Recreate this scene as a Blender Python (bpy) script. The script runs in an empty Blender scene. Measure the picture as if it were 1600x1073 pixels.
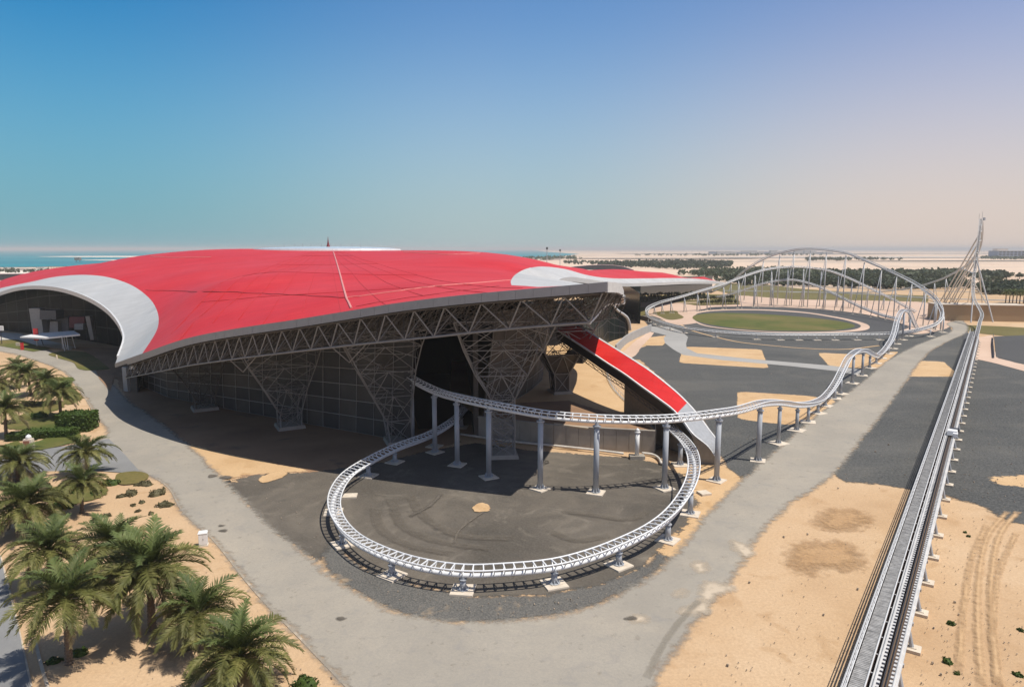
import bpy, bmesh, math, random
import numpy as np
from mathutils import Vector, Matrix, noise
from mathutils.geometry import tessellate_polygon, delaunay_2d_cdt

random.seed(7)
rng = np.random.default_rng(7)
scn = bpy.context.scene
COL = scn.collection

# ------------------------------------------------------------------ camera
F_PX = 1067.0; CXP = 800.0; CYP = 536.5; CAMH = 36.0
PITCH = math.atan((CYP - 389.0) / F_PX)
cp_, sp_ = math.cos(PITCH), math.sin(PITCH)
cam_data = bpy.data.cameras.new('camera')
cam = bpy.data.objects.new('camera', cam_data)
COL.objects.link(cam)
cam.location = (0, 0, CAMH)
cam.rotation_euler = (math.pi / 2 - PITCH, 0, 0)
cam_data.sensor_width = 36.0
cam_data.lens = 36.0 * F_PX / 1600.0
cam_data.clip_start = 0.5
cam_data.clip_end = 80000.0
scn.camera = cam

# ------------------------------------------------------------------ light
SUNV = Vector((0.43, -0.16, 1.0)).normalized()          # towards the sun
sun_el = math.asin(SUNV.z)
sun_az = math.atan2(SUNV.x, SUNV.y)                     # clockwise from +Y
SKY_LOW_L = (1.9, 3.6, 4.2); SKY_LOW_R = (6.3, 5.3, 4.75)
world = bpy.data.worlds.new('World'); scn.world = world
world.use_nodes = True
wn = world.node_tree; wn.nodes.clear()
w_out = wn.nodes.new('ShaderNodeOutputWorld')
w_bg = wn.nodes.new('ShaderNodeBackground')
w_sky = wn.nodes.new('ShaderNodeTexSky')
w_sky.sky_type = 'NISHITA'; w_sky.sun_disc = False
w_sky.sun_elevation = sun_el; w_sky.sun_rotation = sun_az
w_sky.altitude = 0; w_sky.air_density = 1.0; w_sky.dust_density = 0.6; w_sky.ozone_density = 1.5
w_bg.inputs['Strength'].default_value = 0.105
# dust and sea haze low in the sky: pinkish over the desert (right), blue-green over the sea (left)
w_tc = wn.nodes.new('ShaderNodeTexCoord')
w_sep = wn.nodes.new('ShaderNodeSeparateXYZ')
wn.links.new(w_tc.outputs['Generated'], w_sep.inputs[0])
def w_range(sock, a, b, c=0.0, d=1.0):
    m = wn.nodes.new('ShaderNodeMapRange'); m.interpolation_type = 'SMOOTHSTEP'
    for k, v in (('From Min', a), ('From Max', b), ('To Min', c), ('To Max', d)): m.inputs[k].default_value = v
    wn.links.new(sock, m.inputs['Value']); return m.outputs['Result']
def w_mixc(f, a, b, mode='MIX'):
    m = wn.nodes.new('ShaderNodeMix'); m.data_type = 'RGBA'; m.blend_type = mode
    for i, v in ((0, f), (6, a), (7, b)):
        if hasattr(v, 'links'): wn.links.new(v, m.inputs[i])
        elif i == 0: m.inputs[0].default_value = v
        else: m.inputs[i].default_value = (v[0], v[1], v[2], 1)
    return m.outputs[2]
def w_ramp(f, cols):
    r = wn.nodes.new('ShaderNodeValToRGB'); r.color_ramp.interpolation = 'EASE'; el = r.color_ramp.elements
    while len(el) < len(cols): el.new(0.5)
    k = max(max(c) for c in cols)
    for i, c in enumerate(cols): el[i].position = i / (len(cols) - 1); el[i].color = (c[0] / k, c[1] / k, c[2] / k, 1)
    wn.links.new(f, r.inputs[0])
    return w_mixc(1.0, r.outputs[0], (k, k, k), 'MULTIPLY')
w_lin = wn.nodes.new('ShaderNodeMapRange'); w_lin.inputs['From Min'].default_value = -0.55; w_lin.inputs['From Max'].default_value = 0.55
def w_math(op, a, b):
    m = wn.nodes.new('ShaderNodeMath'); m.operation = op
    for i, v in ((0, a), (1, b)):
        if hasattr(v, 'links'): wn.links.new(v, m.inputs[i])
        else: m.inputs[i].default_value = v
    return m.outputs[0]
# dusty land air lies to the right and behind, sea air only ahead to the left
w_land = w_math('MULTIPLY', w_math('MAXIMUM', w_math('MULTIPLY', w_sep.outputs['Y'], -1.0), 0.0), 1.3)
wn.links.new(w_math('ADD', w_sep.outputs['X'], w_land), w_lin.inputs['Value'])
w_low = w_ramp(w_lin.outputs['Result'], [SKY_LOW_L, (3.6, 4.5, 4.7), SKY_LOW_R])
w_tint = w_ramp(w_lin.outputs['Result'], [(0.10, 0.74, 1.06), (0.66, 0.97, 1.2), (1.0, 0.96, 1.1)])
w_tint = w_mixc(w_range(w_sep.outputs['Z'], 0.3, 0.75), w_tint, (0.95, 0.95, 0.98))
w_up = w_mixc(1.0, w_sky.outputs[0], w_tint, 'MULTIPLY')
w_fac = w_range(w_sep.outputs['Z'], -0.02, 0.36, 0.94, 0.0)
wn.links.new(w_mixc(w_fac, w_up, w_low), w_bg.inputs[0])
wn.links.new(w_bg.outputs[0], w_out.inputs[0])

sun_data = bpy.data.lights.new('sun', 'SUN')
sun = bpy.data.objects.new('sun', sun_data); COL.objects.link(sun)
sun_data.energy = 5.0; sun_data.angle = math.radians(0.5); sun_data.color = (1.0, 0.955, 0.88)
sun.rotation_euler = SUNV.to_track_quat('Z', 'Y').to_euler()
sun.location = (60, -30, 150)

scn.view_settings.view_transform = 'Standard'
scn.view_settings.look = 'None'
scn.view_settings.exposure = 0.12
scn.view_settings.gamma = 1.0
scn.view_settings.use_curve_mapping = False
scn.cycles.volume_bounces = 0
scn.cycles.max_bounces = 5

# ------------------------------------------------------------------ pixel helpers (1600x1073 photo)
def ray(px, py):
    dx = (px - CXP) / F_PX; dv = (CYP - py) / F_PX
    return Vector((dx, cp_ + dv * sp_, -sp_ + dv * cp_))
def P(px, py, z=0.0):
    d = ray(px, py); t = (z - CAMH) / d.z
    return Vector((0, 0, CAMH)) + d * t
def Q(px, py, Y):
    d = ray(px, py)
    return Vector((0, 0, CAMH)) + d * (Y / d.y)

# ------------------------------------------------------------------ materials
MATS = {}
def new_mat(name):
    m = bpy.data.materials.new(name); m.use_nodes = True
    nt = m.node_tree
    return m, nt, nt.nodes['Principled BSDF']
def N(nt, t, **kw):
    n = nt.nodes.new(t)
    for k, v in kw.items():
        if k in n.inputs: n.inputs[k].default_value = v
        else: setattr(n, k, v)
    return n
def ramp(nt, fac, stops):
    r = nt.nodes.new('ShaderNodeValToRGB')
    el = r.color_ramp.elements
    while len(el) < len(stops): el.new(0.5)
    for e, (p, c) in zip(el, stops):
        e.position = p; e.color = (c[0], c[1], c[2], 1)
    nt.links.new(fac, r.inputs[0])
    return r.outputs[0]
def mixc(nt, fac, a, b, mode='MIX'):
    m = nt.nodes.new('ShaderNodeMix'); m.data_type = 'RGBA'; m.blend_type = mode
    for s, v in ((0, fac), (6, a), (7, b)):
        if hasattr(v, 'links'): nt.links.new(v, m.inputs[s])
        elif s == 0: m.inputs[0].default_value = v
        else: m.inputs[s].default_value = (v[0], v[1], v[2], 1)
    return m.outputs[2]
def noise_fac(nt, scale, detail=4, rough=0.55, dist=0.0, vec=None, lo=None, hi=None, stretch=None):
    n = N(nt, 'ShaderNodeTexNoise', Scale=scale, Detail=detail, Roughness=rough, Distortion=dist)
    if vec is None:
        g = nt.nodes.new('ShaderNodeNewGeometry'); vec = g.outputs['Position']
    if stretch:
        mp = nt.nodes.new('ShaderNodeMapping'); mp.inputs['Scale'].default_value = stretch[0]
        mp.inputs['Rotation'].default_value = stretch[1]
        nt.links.new(vec, mp.inputs[0]); vec = mp.outputs[0]
    nt.links.new(vec, n.inputs['Vector'])
    o = n.outputs['Fac']
    if lo is not None:
        mr = N(nt, 'ShaderNodeMapRange'); mr.inputs['From Min'].default_value = lo; mr.inputs['From Max'].default_value = hi
        nt.links.new(o, mr.inputs['Value']); o = mr.outputs['Result']
    return o
def bump(nt, bsdf, h, strength, dist):
    b = N(nt, 'ShaderNodeBump', Strength=strength, Distance=dist)
    nt.links.new(h, b.inputs['Height']); nt.links.new(b.outputs[0], bsdf.inputs['Normal'])
def simple(name, col, rough=0.5, metal=0.0, var=0.12, scale=1.5, spec=0.5, fine=None):
    if name in MATS: return MATS[name]
    m, nt, b = new_mat(name)
    f = noise_fac(nt, scale, 5, 0.6)
    a = tuple(c * (1 - var) for c in col); c2 = tuple(min(1, c * (1 + var)) for c in col)
    nt.links.new(ramp(nt, f, [(0.3, a), (0.7, c2)]), b.inputs['Base Color'])
    b.inputs['Roughness'].default_value = rough; b.inputs['Metallic'].default_value = metal
    b.inputs['Specular IOR Level'].default_value = spec
    MATS[name] = m
    return m

def soft_edge(nt, b, w=0.08):
    """the sheet thins out raggedly towards its own rim (vertex attribute 'soft' = 1 on the rim)"""
    at = N(nt, 'ShaderNodeAttribute'); at.attribute_name = 'soft'
    n = noise_fac(nt, 0.9, 8, 0.72)
    mu = N(nt, 'ShaderNodeMath'); mu.operation = 'MULTIPLY'; mu.inputs[1].default_value = 1.0
    nt.links.new(at.outputs['Fac'], mu.inputs[0])
    ad = N(nt, 'ShaderNodeMath'); ad.operation = 'ADD'
    nt.links.new(mu.outputs[0], ad.inputs[0])
    nn = N(nt, 'ShaderNodeMapRange'); nn.inputs['From Min'].default_value = 0.25; nn.inputs['From Max'].default_value = 0.75
    nn.inputs['To Min'].default_value = -0.45; nn.inputs['To Max'].default_value = 0.45
    nt.links.new(n, nn.inputs['Value']); nt.links.new(nn.outputs[0], ad.inputs[1])
    mr = N(nt, 'ShaderNodeMapRange'); mr.inputs['From Min'].default_value = 0.5 - w; mr.inputs['From Max'].default_value = 0.5 + w
    mr.inputs['To Min'].default_value = 1.0; mr.inputs['To Max'].default_value = 0.0
    nt.links.new(ad.outputs[0], mr.inputs['Value']); nt.links.new(mr.outputs[0], b.inputs['Alpha'])

def ground_mat(name, stops, scale, patch=None, patch_col=None, patch_lim=(0.55, 0.7), speck=None, speck_scale=6.0,
               speck_amt=0.5, bumpv=0.3, rough=0.9, stretch=None, patch2=None, edge=0.08):
    """large tonal noise + optional stains of their own shape + pebble speckle"""
    m, nt, b = new_mat(name)
    f = noise_fac(nt, scale, 8, 0.62, 0.3, stretch=stretch)
    c = ramp(nt, f, stops)
    if patch:
        c = mixc(nt, noise_fac(nt, patch, 6, 0.6, 0.6, lo=patch_lim[0], hi=patch_lim[1]), c, patch_col)
    if patch2:
        c = mixc(nt, noise_fac(nt, patch2[0], 7, 0.65, 0.4, lo=patch2[2], hi=patch2[3]), c, patch2[1])
    if speck:
        v = noise_fac(nt, speck_scale, 2, 0.8, lo=0.35, hi=0.65)
        c = mixc(nt, v, c, mixc(nt, speck_amt, c, speck))
    nt.links.new(c, b.inputs['Base Color'])
    b.inputs['Roughness'].default_value = rough; b.inputs['Specular IOR Level'].default_value = 0.2
    bump(nt, b, noise_fac(nt, speck_scale * 0.6, 4, 0.7), bumpv, 0.15)
    soft_edge(nt, b, edge)
    MATS[name] = m
    return m

SAND = ground_mat('sand', [(0.25, (0.41, 0.262, 0.142)), (0.5, (0.50, 0.338, 0.195)), (0.78, (0.56, 0.405, 0.255))], 0.06,
                  patch=0.22, patch_col=(0.40, 0.25, 0.13), patch_lim=(0.56, 0.72), speck=(0.30, 0.2, 0.12), speck_scale=3.2, speck_amt=0.35, bumpv=0.5)
DESERT = ground_mat('desert_sand', [(0.3, (0.50, 0.36, 0.25)), (0.5, (0.60, 0.45, 0.33)), (0.7, (0.52, 0.40, 0.30))], 0.004,
                    patch=0.0016, patch_col=(0.33, 0.28, 0.22), patch_lim=(0.55, 0.7), speck=None, speck_scale=0.3, bumpv=0.2)
SANDP = ground_mat('sand_patch', [(0.3, (0.47, 0.30, 0.15)), (0.6, (0.55, 0.37, 0.20)), (0.8, (0.57, 0.41, 0.25))], 0.08,
                   patch=0.2, patch_col=(0.43, 0.265, 0.125), speck=(0.3, 0.2, 0.12), speck_scale=3.0, speck_amt=0.3, bumpv=0.4)
SPILL = ground_mat('pale_sand_spill', [(0.3, (0.42, 0.345, 0.255)), (0.7, (0.50, 0.41, 0.305))], 0.3, speck_scale=4, bumpv=0.2, edge=0.5)
DAMP = ground_mat('brown_sand', [(0.3, (0.40, 0.24, 0.115)), (0.7, (0.46, 0.29, 0.15))], 0.3, patch=0.5, patch_col=(0.29, 0.18, 0.095), patch_lim=(0.55, 0.75), speck=(0.2, 0.13, 0.08), speck_scale=4, speck_amt=0.4, bumpv=0.6, edge=0.42)
SCUFF = ground_mat('dusty_scuff', [(0.3, (0.125, 0.105, 0.082)), (0.7, (0.155, 0.132, 0.104))], 0.4, speck_scale=4, bumpv=0.1, edge=0.65)
OIL = ground_mat('oil_stain', [(0.3, (0.09, 0.078, 0.062)), (0.7, (0.13, 0.11, 0.09))], 0.6, speck_scale=5, bumpv=0.1, edge=0.4)
RUT = ground_mat('rutted_sand', [(0.3, (0.455, 0.295, 0.158)), (0.7, (0.50, 0.33, 0.18))], 0.4, speck_scale=4, bumpv=0.5, edge=0.5)
DUST = ground_mat('tyre_worn_asphalt', [(0.3, (0.255, 0.225, 0.178)), (0.7, (0.285, 0.25, 0.197))], 0.4, speck_scale=4, bumpv=0.1, edge=0.6)
SANDB = ground_mat('packed_earth', [(0.3, (0.22, 0.125, 0.07)), (0.55, (0.31, 0.185, 0.105)), (0.8, (0.39, 0.25, 0.15))], 0.07,
                   patch=0.12, patch_col=(0.13, 0.09, 0.065), patch_lim=(0.58, 0.75), speck=(0.2, 0.14, 0.1), speck_scale=3.0, speck_amt=0.3)
ROAD = ground_mat('dusty_asphalt', [(0.25, (0.245, 0.218, 0.178)), (0.5, (0.298, 0.265, 0.215)), (0.75, (0.355, 0.314, 0.252))], 0.05,
                  patch=0.5, patch_col=(0.24, 0.22, 0.195), patch_lim=(0.55, 0.8), speck=(0.2, 0.185, 0.165), speck_scale=5.0, speck_amt=0.35, bumpv=0.1,
                  patch2=(0.045, (0.385, 0.33, 0.255), 0.5, 0.75), edge=0.35)
ROADG = ground_mat('grey_asphalt', [(0.3, (0.17, 0.168, 0.165)), (0.6, (0.225, 0.22, 0.21)), (0.8, (0.26, 0.25, 0.235))], 0.08,
                   speck=(0.14, 0.14, 0.14), speck_scale=4.0, speck_amt=0.3, bumpv=0.1)
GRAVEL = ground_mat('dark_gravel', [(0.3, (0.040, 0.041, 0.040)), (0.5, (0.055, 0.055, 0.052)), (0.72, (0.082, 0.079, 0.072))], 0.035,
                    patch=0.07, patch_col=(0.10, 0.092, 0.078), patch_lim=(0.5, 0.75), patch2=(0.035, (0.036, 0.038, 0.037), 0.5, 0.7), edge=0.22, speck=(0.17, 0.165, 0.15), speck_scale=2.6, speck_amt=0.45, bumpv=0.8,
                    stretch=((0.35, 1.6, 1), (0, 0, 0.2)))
GRAVELN = ground_mat('coarse_gravel', [(0.3, (0.055, 0.055, 0.052)), (0.55, (0.078, 0.076, 0.070)), (0.8, (0.11, 0.10, 0.085))], 0.1,
                     patch=0.19, patch_col=(0.34, 0.24, 0.145), patch_lim=(0.60, 0.70), speck=(0.22, 0.20, 0.17), speck_scale=5.5, speck_amt=0.6, bumpv=0.9, edge=0.3)
TARMAC = ground_mat('plain_tarmac', [(0.3, (0.052, 0.052, 0.052)), (0.6, (0.066, 0.065, 0.063)), (0.8, (0.08, 0.078, 0.073))], 0.02,
                    speck=(0.1, 0.095, 0.09), speck_scale=1.0, speck_amt=0.3, bumpv=0.2)
CONC = ground_mat('pale_concrete', [(0.3, (0.40, 0.375, 0.33)), (0.6, (0.47, 0.44, 0.39)), (0.8, (0.52, 0.48, 0.42))], 0.15,
                  patch=0.6, patch_col=(0.36, 0.33, 0.28), speck_scale=5, bumpv=0.1)
PATHC = ground_mat('grey_path', [(0.3, (0.27, 0.26, 0.24)), (0.6, (0.32, 0.305, 0.28)), (0.8, (0.36, 0.34, 0.31))], 0.05, speck_scale=3, bumpv=0.1)
PINK = ground_mat('pinkish_sand', [(0.3, (0.44, 0.31, 0.225)), (0.6, (0.53, 0.38, 0.285)), (0.8, (0.58, 0.43, 0.33))], 0.02, speck_scale=2, bumpv=0.2)
LAWN = ground_mat('lawn_grass', [(0.3, (0.055, 0.075, 0.014)), (0.5, (0.085, 0.10, 0.02)), (0.75, (0.12, 0.115, 0.03))], 0.09,
                  patch=0.03, patch_col=(0.17, 0.13, 0.045), patch_lim=(0.42, 0.62), speck=(0.05, 0.06, 0.012), speck_scale=2.0, speck_amt=0.4, bumpv=0.6)
OLIVE = ground_mat('dry_grass', [(0.3, (0.115, 0.095, 0.03)), (0.6, (0.15, 0.125, 0.042)), (0.8, (0.18, 0.14, 0.06))], 0.04,
                   speck=(0.09, 0.08, 0.03), speck_scale=1.2, speck_amt=0.4, bumpv=0.5)

# ring yard: dirty asphalt with curved tyre marks around the loop's centre
RC = P(800, 790)
m, nt, b = new_mat('tyre_marked_asphalt')
g = nt.nodes.new('ShaderNodeNewGeometry')
mp = nt.nodes.new('ShaderNodeMapping'); mp.inputs['Location'].default_value = (-RC.x, -RC.y, 0)
nt.links.new(g.outputs['Position'], mp.inputs[0])
wv = N(nt, 'ShaderNodeTexWave', Scale=0.09, Distortion=22.0, Detail=6.0); wv.wave_type = 'RINGS'; wv.rings_direction = 'Z'
wv.inputs['Detail Scale'].default_value = 0.35
nt.links.new(mp.outputs[0], wv.inputs['Vector'])
c = ramp(nt, noise_fac(nt, 0.07, 8, 0.6, 0.5), [(0.3, (0.058, 0.049, 0.038)), (0.5, (0.098, 0.082, 0.064)), (0.72, (0.155, 0.13, 0.10))])
c = mixc(nt, mixc(nt, 0.72, wv.outputs['Color'], (0, 0, 0)), c, (0.07, 0.061, 0.05))
c = mixc(nt, noise_fac(nt, 0.13, 9, 0.72, 2.2, lo=0.55, hi=0.75), c, (0.185, 0.157, 0.122))
c = mixc(nt, noise_fac(nt, 0.22, 7, 0.7, 1.5, lo=0.56, hi=0.74), c, (0.062, 0.055, 0.046))
c = mixc(nt, noise_fac(nt, 3.5, 3, 0.8, lo=0.4, hi=0.7), c, mixc(nt, 0.3, c, (0.2, 0.18, 0.15)))
nt.links.new(c, b.inputs['Base Color']); b.inputs['Roughness'].default_value = 0.88; b.inputs['Specular IOR Level'].default_value = 0.25
bump(nt, b, noise_fac(nt, 3.0, 4, 0.7), 0.25, 0.1)
soft_edge(nt, b)
YARD = m

# sea
m, nt, b = new_mat('sea_water')
c = ramp(nt, noise_fac(nt, 0.0012, 5, 0.6, stretch=((0.4, 1.5, 1), (0, 0, 0))), [(0.3, (0.004, 0.13, 0.17)), (0.55, (0.006, 0.20, 0.22)), (0.75, (0.015, 0.25, 0.26))])
nt.links.new(c, b.inputs['Base Color']); b.inputs['Roughness'].default_value = 0.45; b.inputs['Specular IOR Level'].default_value = 0.25
bump(nt, b, noise_fac(nt, 0.05, 3), 0.3, 0.5)
SEA = m

# red roof skin: satin painted sheet with weather streaks and faint panel joints
def roof_mat(name, lo, mid, hi, rough):
    m, nt, b = new_mat(name)
    f = noise_fac(nt, 0.09, 6, 0.55, 0.4, stretch=((0.5, 1.8, 1), (0, 0, -0.35)))
    c = ramp(nt, f, [(0.25, lo), (0.5, mid), (0.8, hi)])
    c = mixc(nt, noise_fac(nt, 0.8, 4, 0.6, lo=0.5, hi=0.8), c, mixc(nt, 0.25, c, lo))
    c = mixc(nt, noise_fac(nt, 0.018, 5, 0.6, 0.8, lo=0.42, hi=0.72), c, mixc(nt, 0.5, c, hi))
    c = mixc(nt, noise_fac(nt, 0.25, 6, 0.7, 0.3, lo=0.58, hi=0.8, stretch=((0.25, 2.6, 1), (0, 0, -0.35))), c, mixc(nt, 0.35, c, (lo[0] * .7, lo[1] * .7, lo[2] * .7)))
    g = nt.nodes.new('ShaderNodeNewGeometry'); mp = nt.nodes.new('ShaderNodeMapping'); mp.inputs['Rotation'].default_value = (0, 0, 0.42)
    nt.links.new(g.outputs['Position'], mp.inputs[0])
    bk = N(nt, 'ShaderNodeTexBrick', Scale=0.11); bk.inputs['Mortar Size'].default_value = 0.012; bk.inputs['Mortar Smooth'].default_value = 0.4
    bk.inputs['Color1'].default_value = (1, 1, 1, 1); bk.inputs['Color2'].default_value = (0.93, 0.93, 0.93, 1); bk.inputs['Mortar'].default_value = (0.78, 0.78, 0.78, 1)
    nt.links.new(mp.outputs[0], bk.inputs['Vector'])
    c = mixc(nt, 0.75, c, mixc(nt, 1.0, c, bk.outputs['Color'], 'MULTIPLY'))
    nt.links.new(c, b.inputs['Base Color'])
    rr = noise_fac(nt, 0.05, 4); mr = N(nt, 'ShaderNodeMapRange')
    mr.inputs['To Min'].default_value = rough - 0.08; mr.inputs['To Max'].default_value = rough + 0.12
    nt.links.new(rr, mr.inputs['Value']); nt.links.new(mr.outputs[0], b.inputs['Roughness'])
    b.inputs['Specular IOR Level'].default_value = 0.26
    return m
RED = roof_mat('red_roof_skin', (0.44, 0.009, 0.006), (0.51, 0.014, 0.010), (0.56, 0.03, 0.024), 0.45)
WHITE_ROOF = roof_mat('white_roof_skin', (0.38, 0.367, 0.348), (0.44, 0.427, 0.403), (0.49, 0.474, 0.45), 0.45)
JOINT = simple('roof_joint', (0.41, 0.022, 0.018), 0.6)
SEAMR = simple('pale_red_seam', (0.62, 0.25, 0.21), 0.5)
SEAMD = simple('dark_red_seam', (0.20, 0.02, 0.02), 0.6)
FASCIA = simple('grey_metal_fascia', (0.25, 0.25, 0.26), 0.45, 0.3, 0.07, 0.8)
FASCIAW = simple('pale_metal_fascia', (0.55, 0.54, 0.52), 0.45, 0.1)
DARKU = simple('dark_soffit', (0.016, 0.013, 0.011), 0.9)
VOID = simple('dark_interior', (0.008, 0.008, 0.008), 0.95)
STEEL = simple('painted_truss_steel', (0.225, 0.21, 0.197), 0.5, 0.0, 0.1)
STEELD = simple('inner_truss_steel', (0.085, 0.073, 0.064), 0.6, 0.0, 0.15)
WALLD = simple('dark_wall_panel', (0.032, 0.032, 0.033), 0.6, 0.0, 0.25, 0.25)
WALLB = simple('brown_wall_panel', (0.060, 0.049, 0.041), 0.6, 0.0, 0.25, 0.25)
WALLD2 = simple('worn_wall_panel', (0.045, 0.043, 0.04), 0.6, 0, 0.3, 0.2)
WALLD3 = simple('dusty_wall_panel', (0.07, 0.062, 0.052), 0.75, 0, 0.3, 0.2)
MULL = simple('wall_mullion', (0.24, 0.235, 0.225), 0.5)
CONCW = simple('cast_concrete', (0.30, 0.265, 0.22), 0.85, 0, 0.16, 0.35)
CONCG = simple('grey_concrete_wall', (0.33, 0.32, 0.30), 0.85, 0, 0.1, 0.3)
FOOT = simple('footing_concrete', (0.55, 0.47, 0.37), 0.85, 0, 0.12, 1.5)
COLG = simple('grey_column_paint', (0.33, 0.345, 0.365), 0.45, 0.0, 0.08, 0.6)
TRACKW = simple('white_track_paint', (0.66, 0.66, 0.655), 0.42, 0.0, 0.08, 0.7)
TRACKL = simple('weathered_rail_paint', (0.47, 0.455, 0.43), 0.5, 0, 0.15, 0.8)
TRACKG = simple('pale_grey_track_paint', (0.52, 0.515, 0.50), 0.45, 0.0, 0.08, 0.7)
WALK = simple('walkway_grating', (0.29, 0.28, 0.265), 0.65, 0.1, 0.35, 1.6)
RUST = simple('rusty_rail', (0.16, 0.075, 0.04), 0.8)
WHITEP = simple('white_paint', (0.70, 0.69, 0.67), 0.5, 0, 0.05)
REDP = simple('red_paint', (0.55, 0.02, 0.025), 0.45)
TANW = simple('tan_render', (0.36, 0.255, 0.145), 0.85, 0, 0.08, 0.06)
BLACKP = simple('black_paint', (0.02, 0.02, 0.022), 0.5)
KERB = simple('kerb_concrete', (0.44, 0.36, 0.265), 0.9, 0, 0.3, 0.4)
BARK = simple('palm_bark', (0.13, 0.095, 0.065), 0.95, 0, 0.35, 6.0)
PIPE = simple('pale_pipe', (0.55, 0.50, 0.43), 0.7)
m, nt, b = new_mat('dark_glass')
c = ramp(nt, noise_fac(nt, 0.12, 4), [(0.3, (0.006, 0.009, 0.010)), (0.7, (0.02, 0.026, 0.022))])
nt.links.new(c, b.inputs['Base Color']); b.inputs['Roughness'].default_value = 0.22; b.inputs['Specular IOR Level'].default_value = 0.3; b.inputs['IOR'].default_value = 1.07
GLASS = m

def leaf_mat(name, a, b_, c_, scale=0.8, trans=0.25):
    m, nt, b = new_mat(name)
    oi = nt.nodes.new('ShaderNodeObjectInfo')
    f = noise_fac(nt, scale, 4, 0.65)
    col = ramp(nt, f, [(0.28, a), (0.5, b_), (0.75, c_)])
    hsv = nt.nodes.new('ShaderNodeHueSaturation')
    mr = N(nt, 'ShaderNodeMapRange'); mr.inputs['To Min'].default_value = 0.75; mr.inputs['To Max'].default_value = 1.25
    nt.links.new(oi.outputs['Random'], mr.inputs['Value']); nt.links.new(mr.outputs[0], hsv.inputs['Value'])
    nt.links.new(col, hsv.inputs['Color'])
    nt.links.new(hsv.outputs[0], b.inputs['Base Color'])
    b.inputs['Roughness'].default_value = 0.6; b.inputs['Specular IOR Level'].default_value = 0.3
    tr = nt.nodes.new('ShaderNodeBsdfTranslucent'); nt.links.new(hsv.outputs[0], tr.inputs[0])
    ms = nt.nodes.new('ShaderNodeMixShader'); ms.inputs[0].default_value = trans
    out = nt.nodes['Material Output']
    nt.links.new(b.outputs[0], ms.inputs[1]); nt.links.new(tr.outputs[0], ms.inputs[2]); nt.links.new(ms.outputs[0], out.inputs[0])
    return m
FROND = leaf_mat('palm_frond_green', (0.065, 0.076, 0.018), (0.135, 0.135, 0.036), (0.26, 0.235, 0.085))
FRONDY = leaf_mat('palm_frond_young', (0.06, 0.085, 0.022), (0.10, 0.128, 0.036), (0.16, 0.175, 0.06))
FRONDD = leaf_mat('palm_frond_dry', (0.16, 0.125, 0.06), (0.24, 0.19, 0.095), (0.31, 0.25, 0.14))
HEDGE = leaf_mat('hedge_leaf', (0.035, 0.06, 0.010), (0.055, 0.09, 0.015), (0.085, 0.12, 0.022), 1.5)
BUSH = leaf_mat('scrub_leaf', (0.085, 0.075, 0.035), (0.12, 0.105, 0.05), (0.16, 0.135, 0.075), 1.2)
FARTREE = leaf_mat('far_tree_leaf', (0.04, 0.055, 0.024), (0.06, 0.078, 0.035), (0.09, 0.10, 0.048), 0.05)

# ------------------------------------------------------------------ object helpers
def wloc(o):
    v = Vector((0, 0, 0))
    while o is not None:
        v = v + o.location; o = o.parent
    return v
def setp(o, label=None, cat=None, group=None, kind=None):
    if label: o['label'] = label
    if cat: o['category'] = cat
    if group: o['group'] = group
    if kind: o['kind'] = kind
    return o
def thing(name, label, cat, loc=(0, 0, 0), group=None, rotz=0.0):
    o = bpy.data.objects.new(name, None); COL.objects.link(o)
    o.location = loc; o.rotation_euler = (0, 0, rotz)
    o.empty_display_size = 0.5
    return setp(o, label, cat, group)

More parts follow.
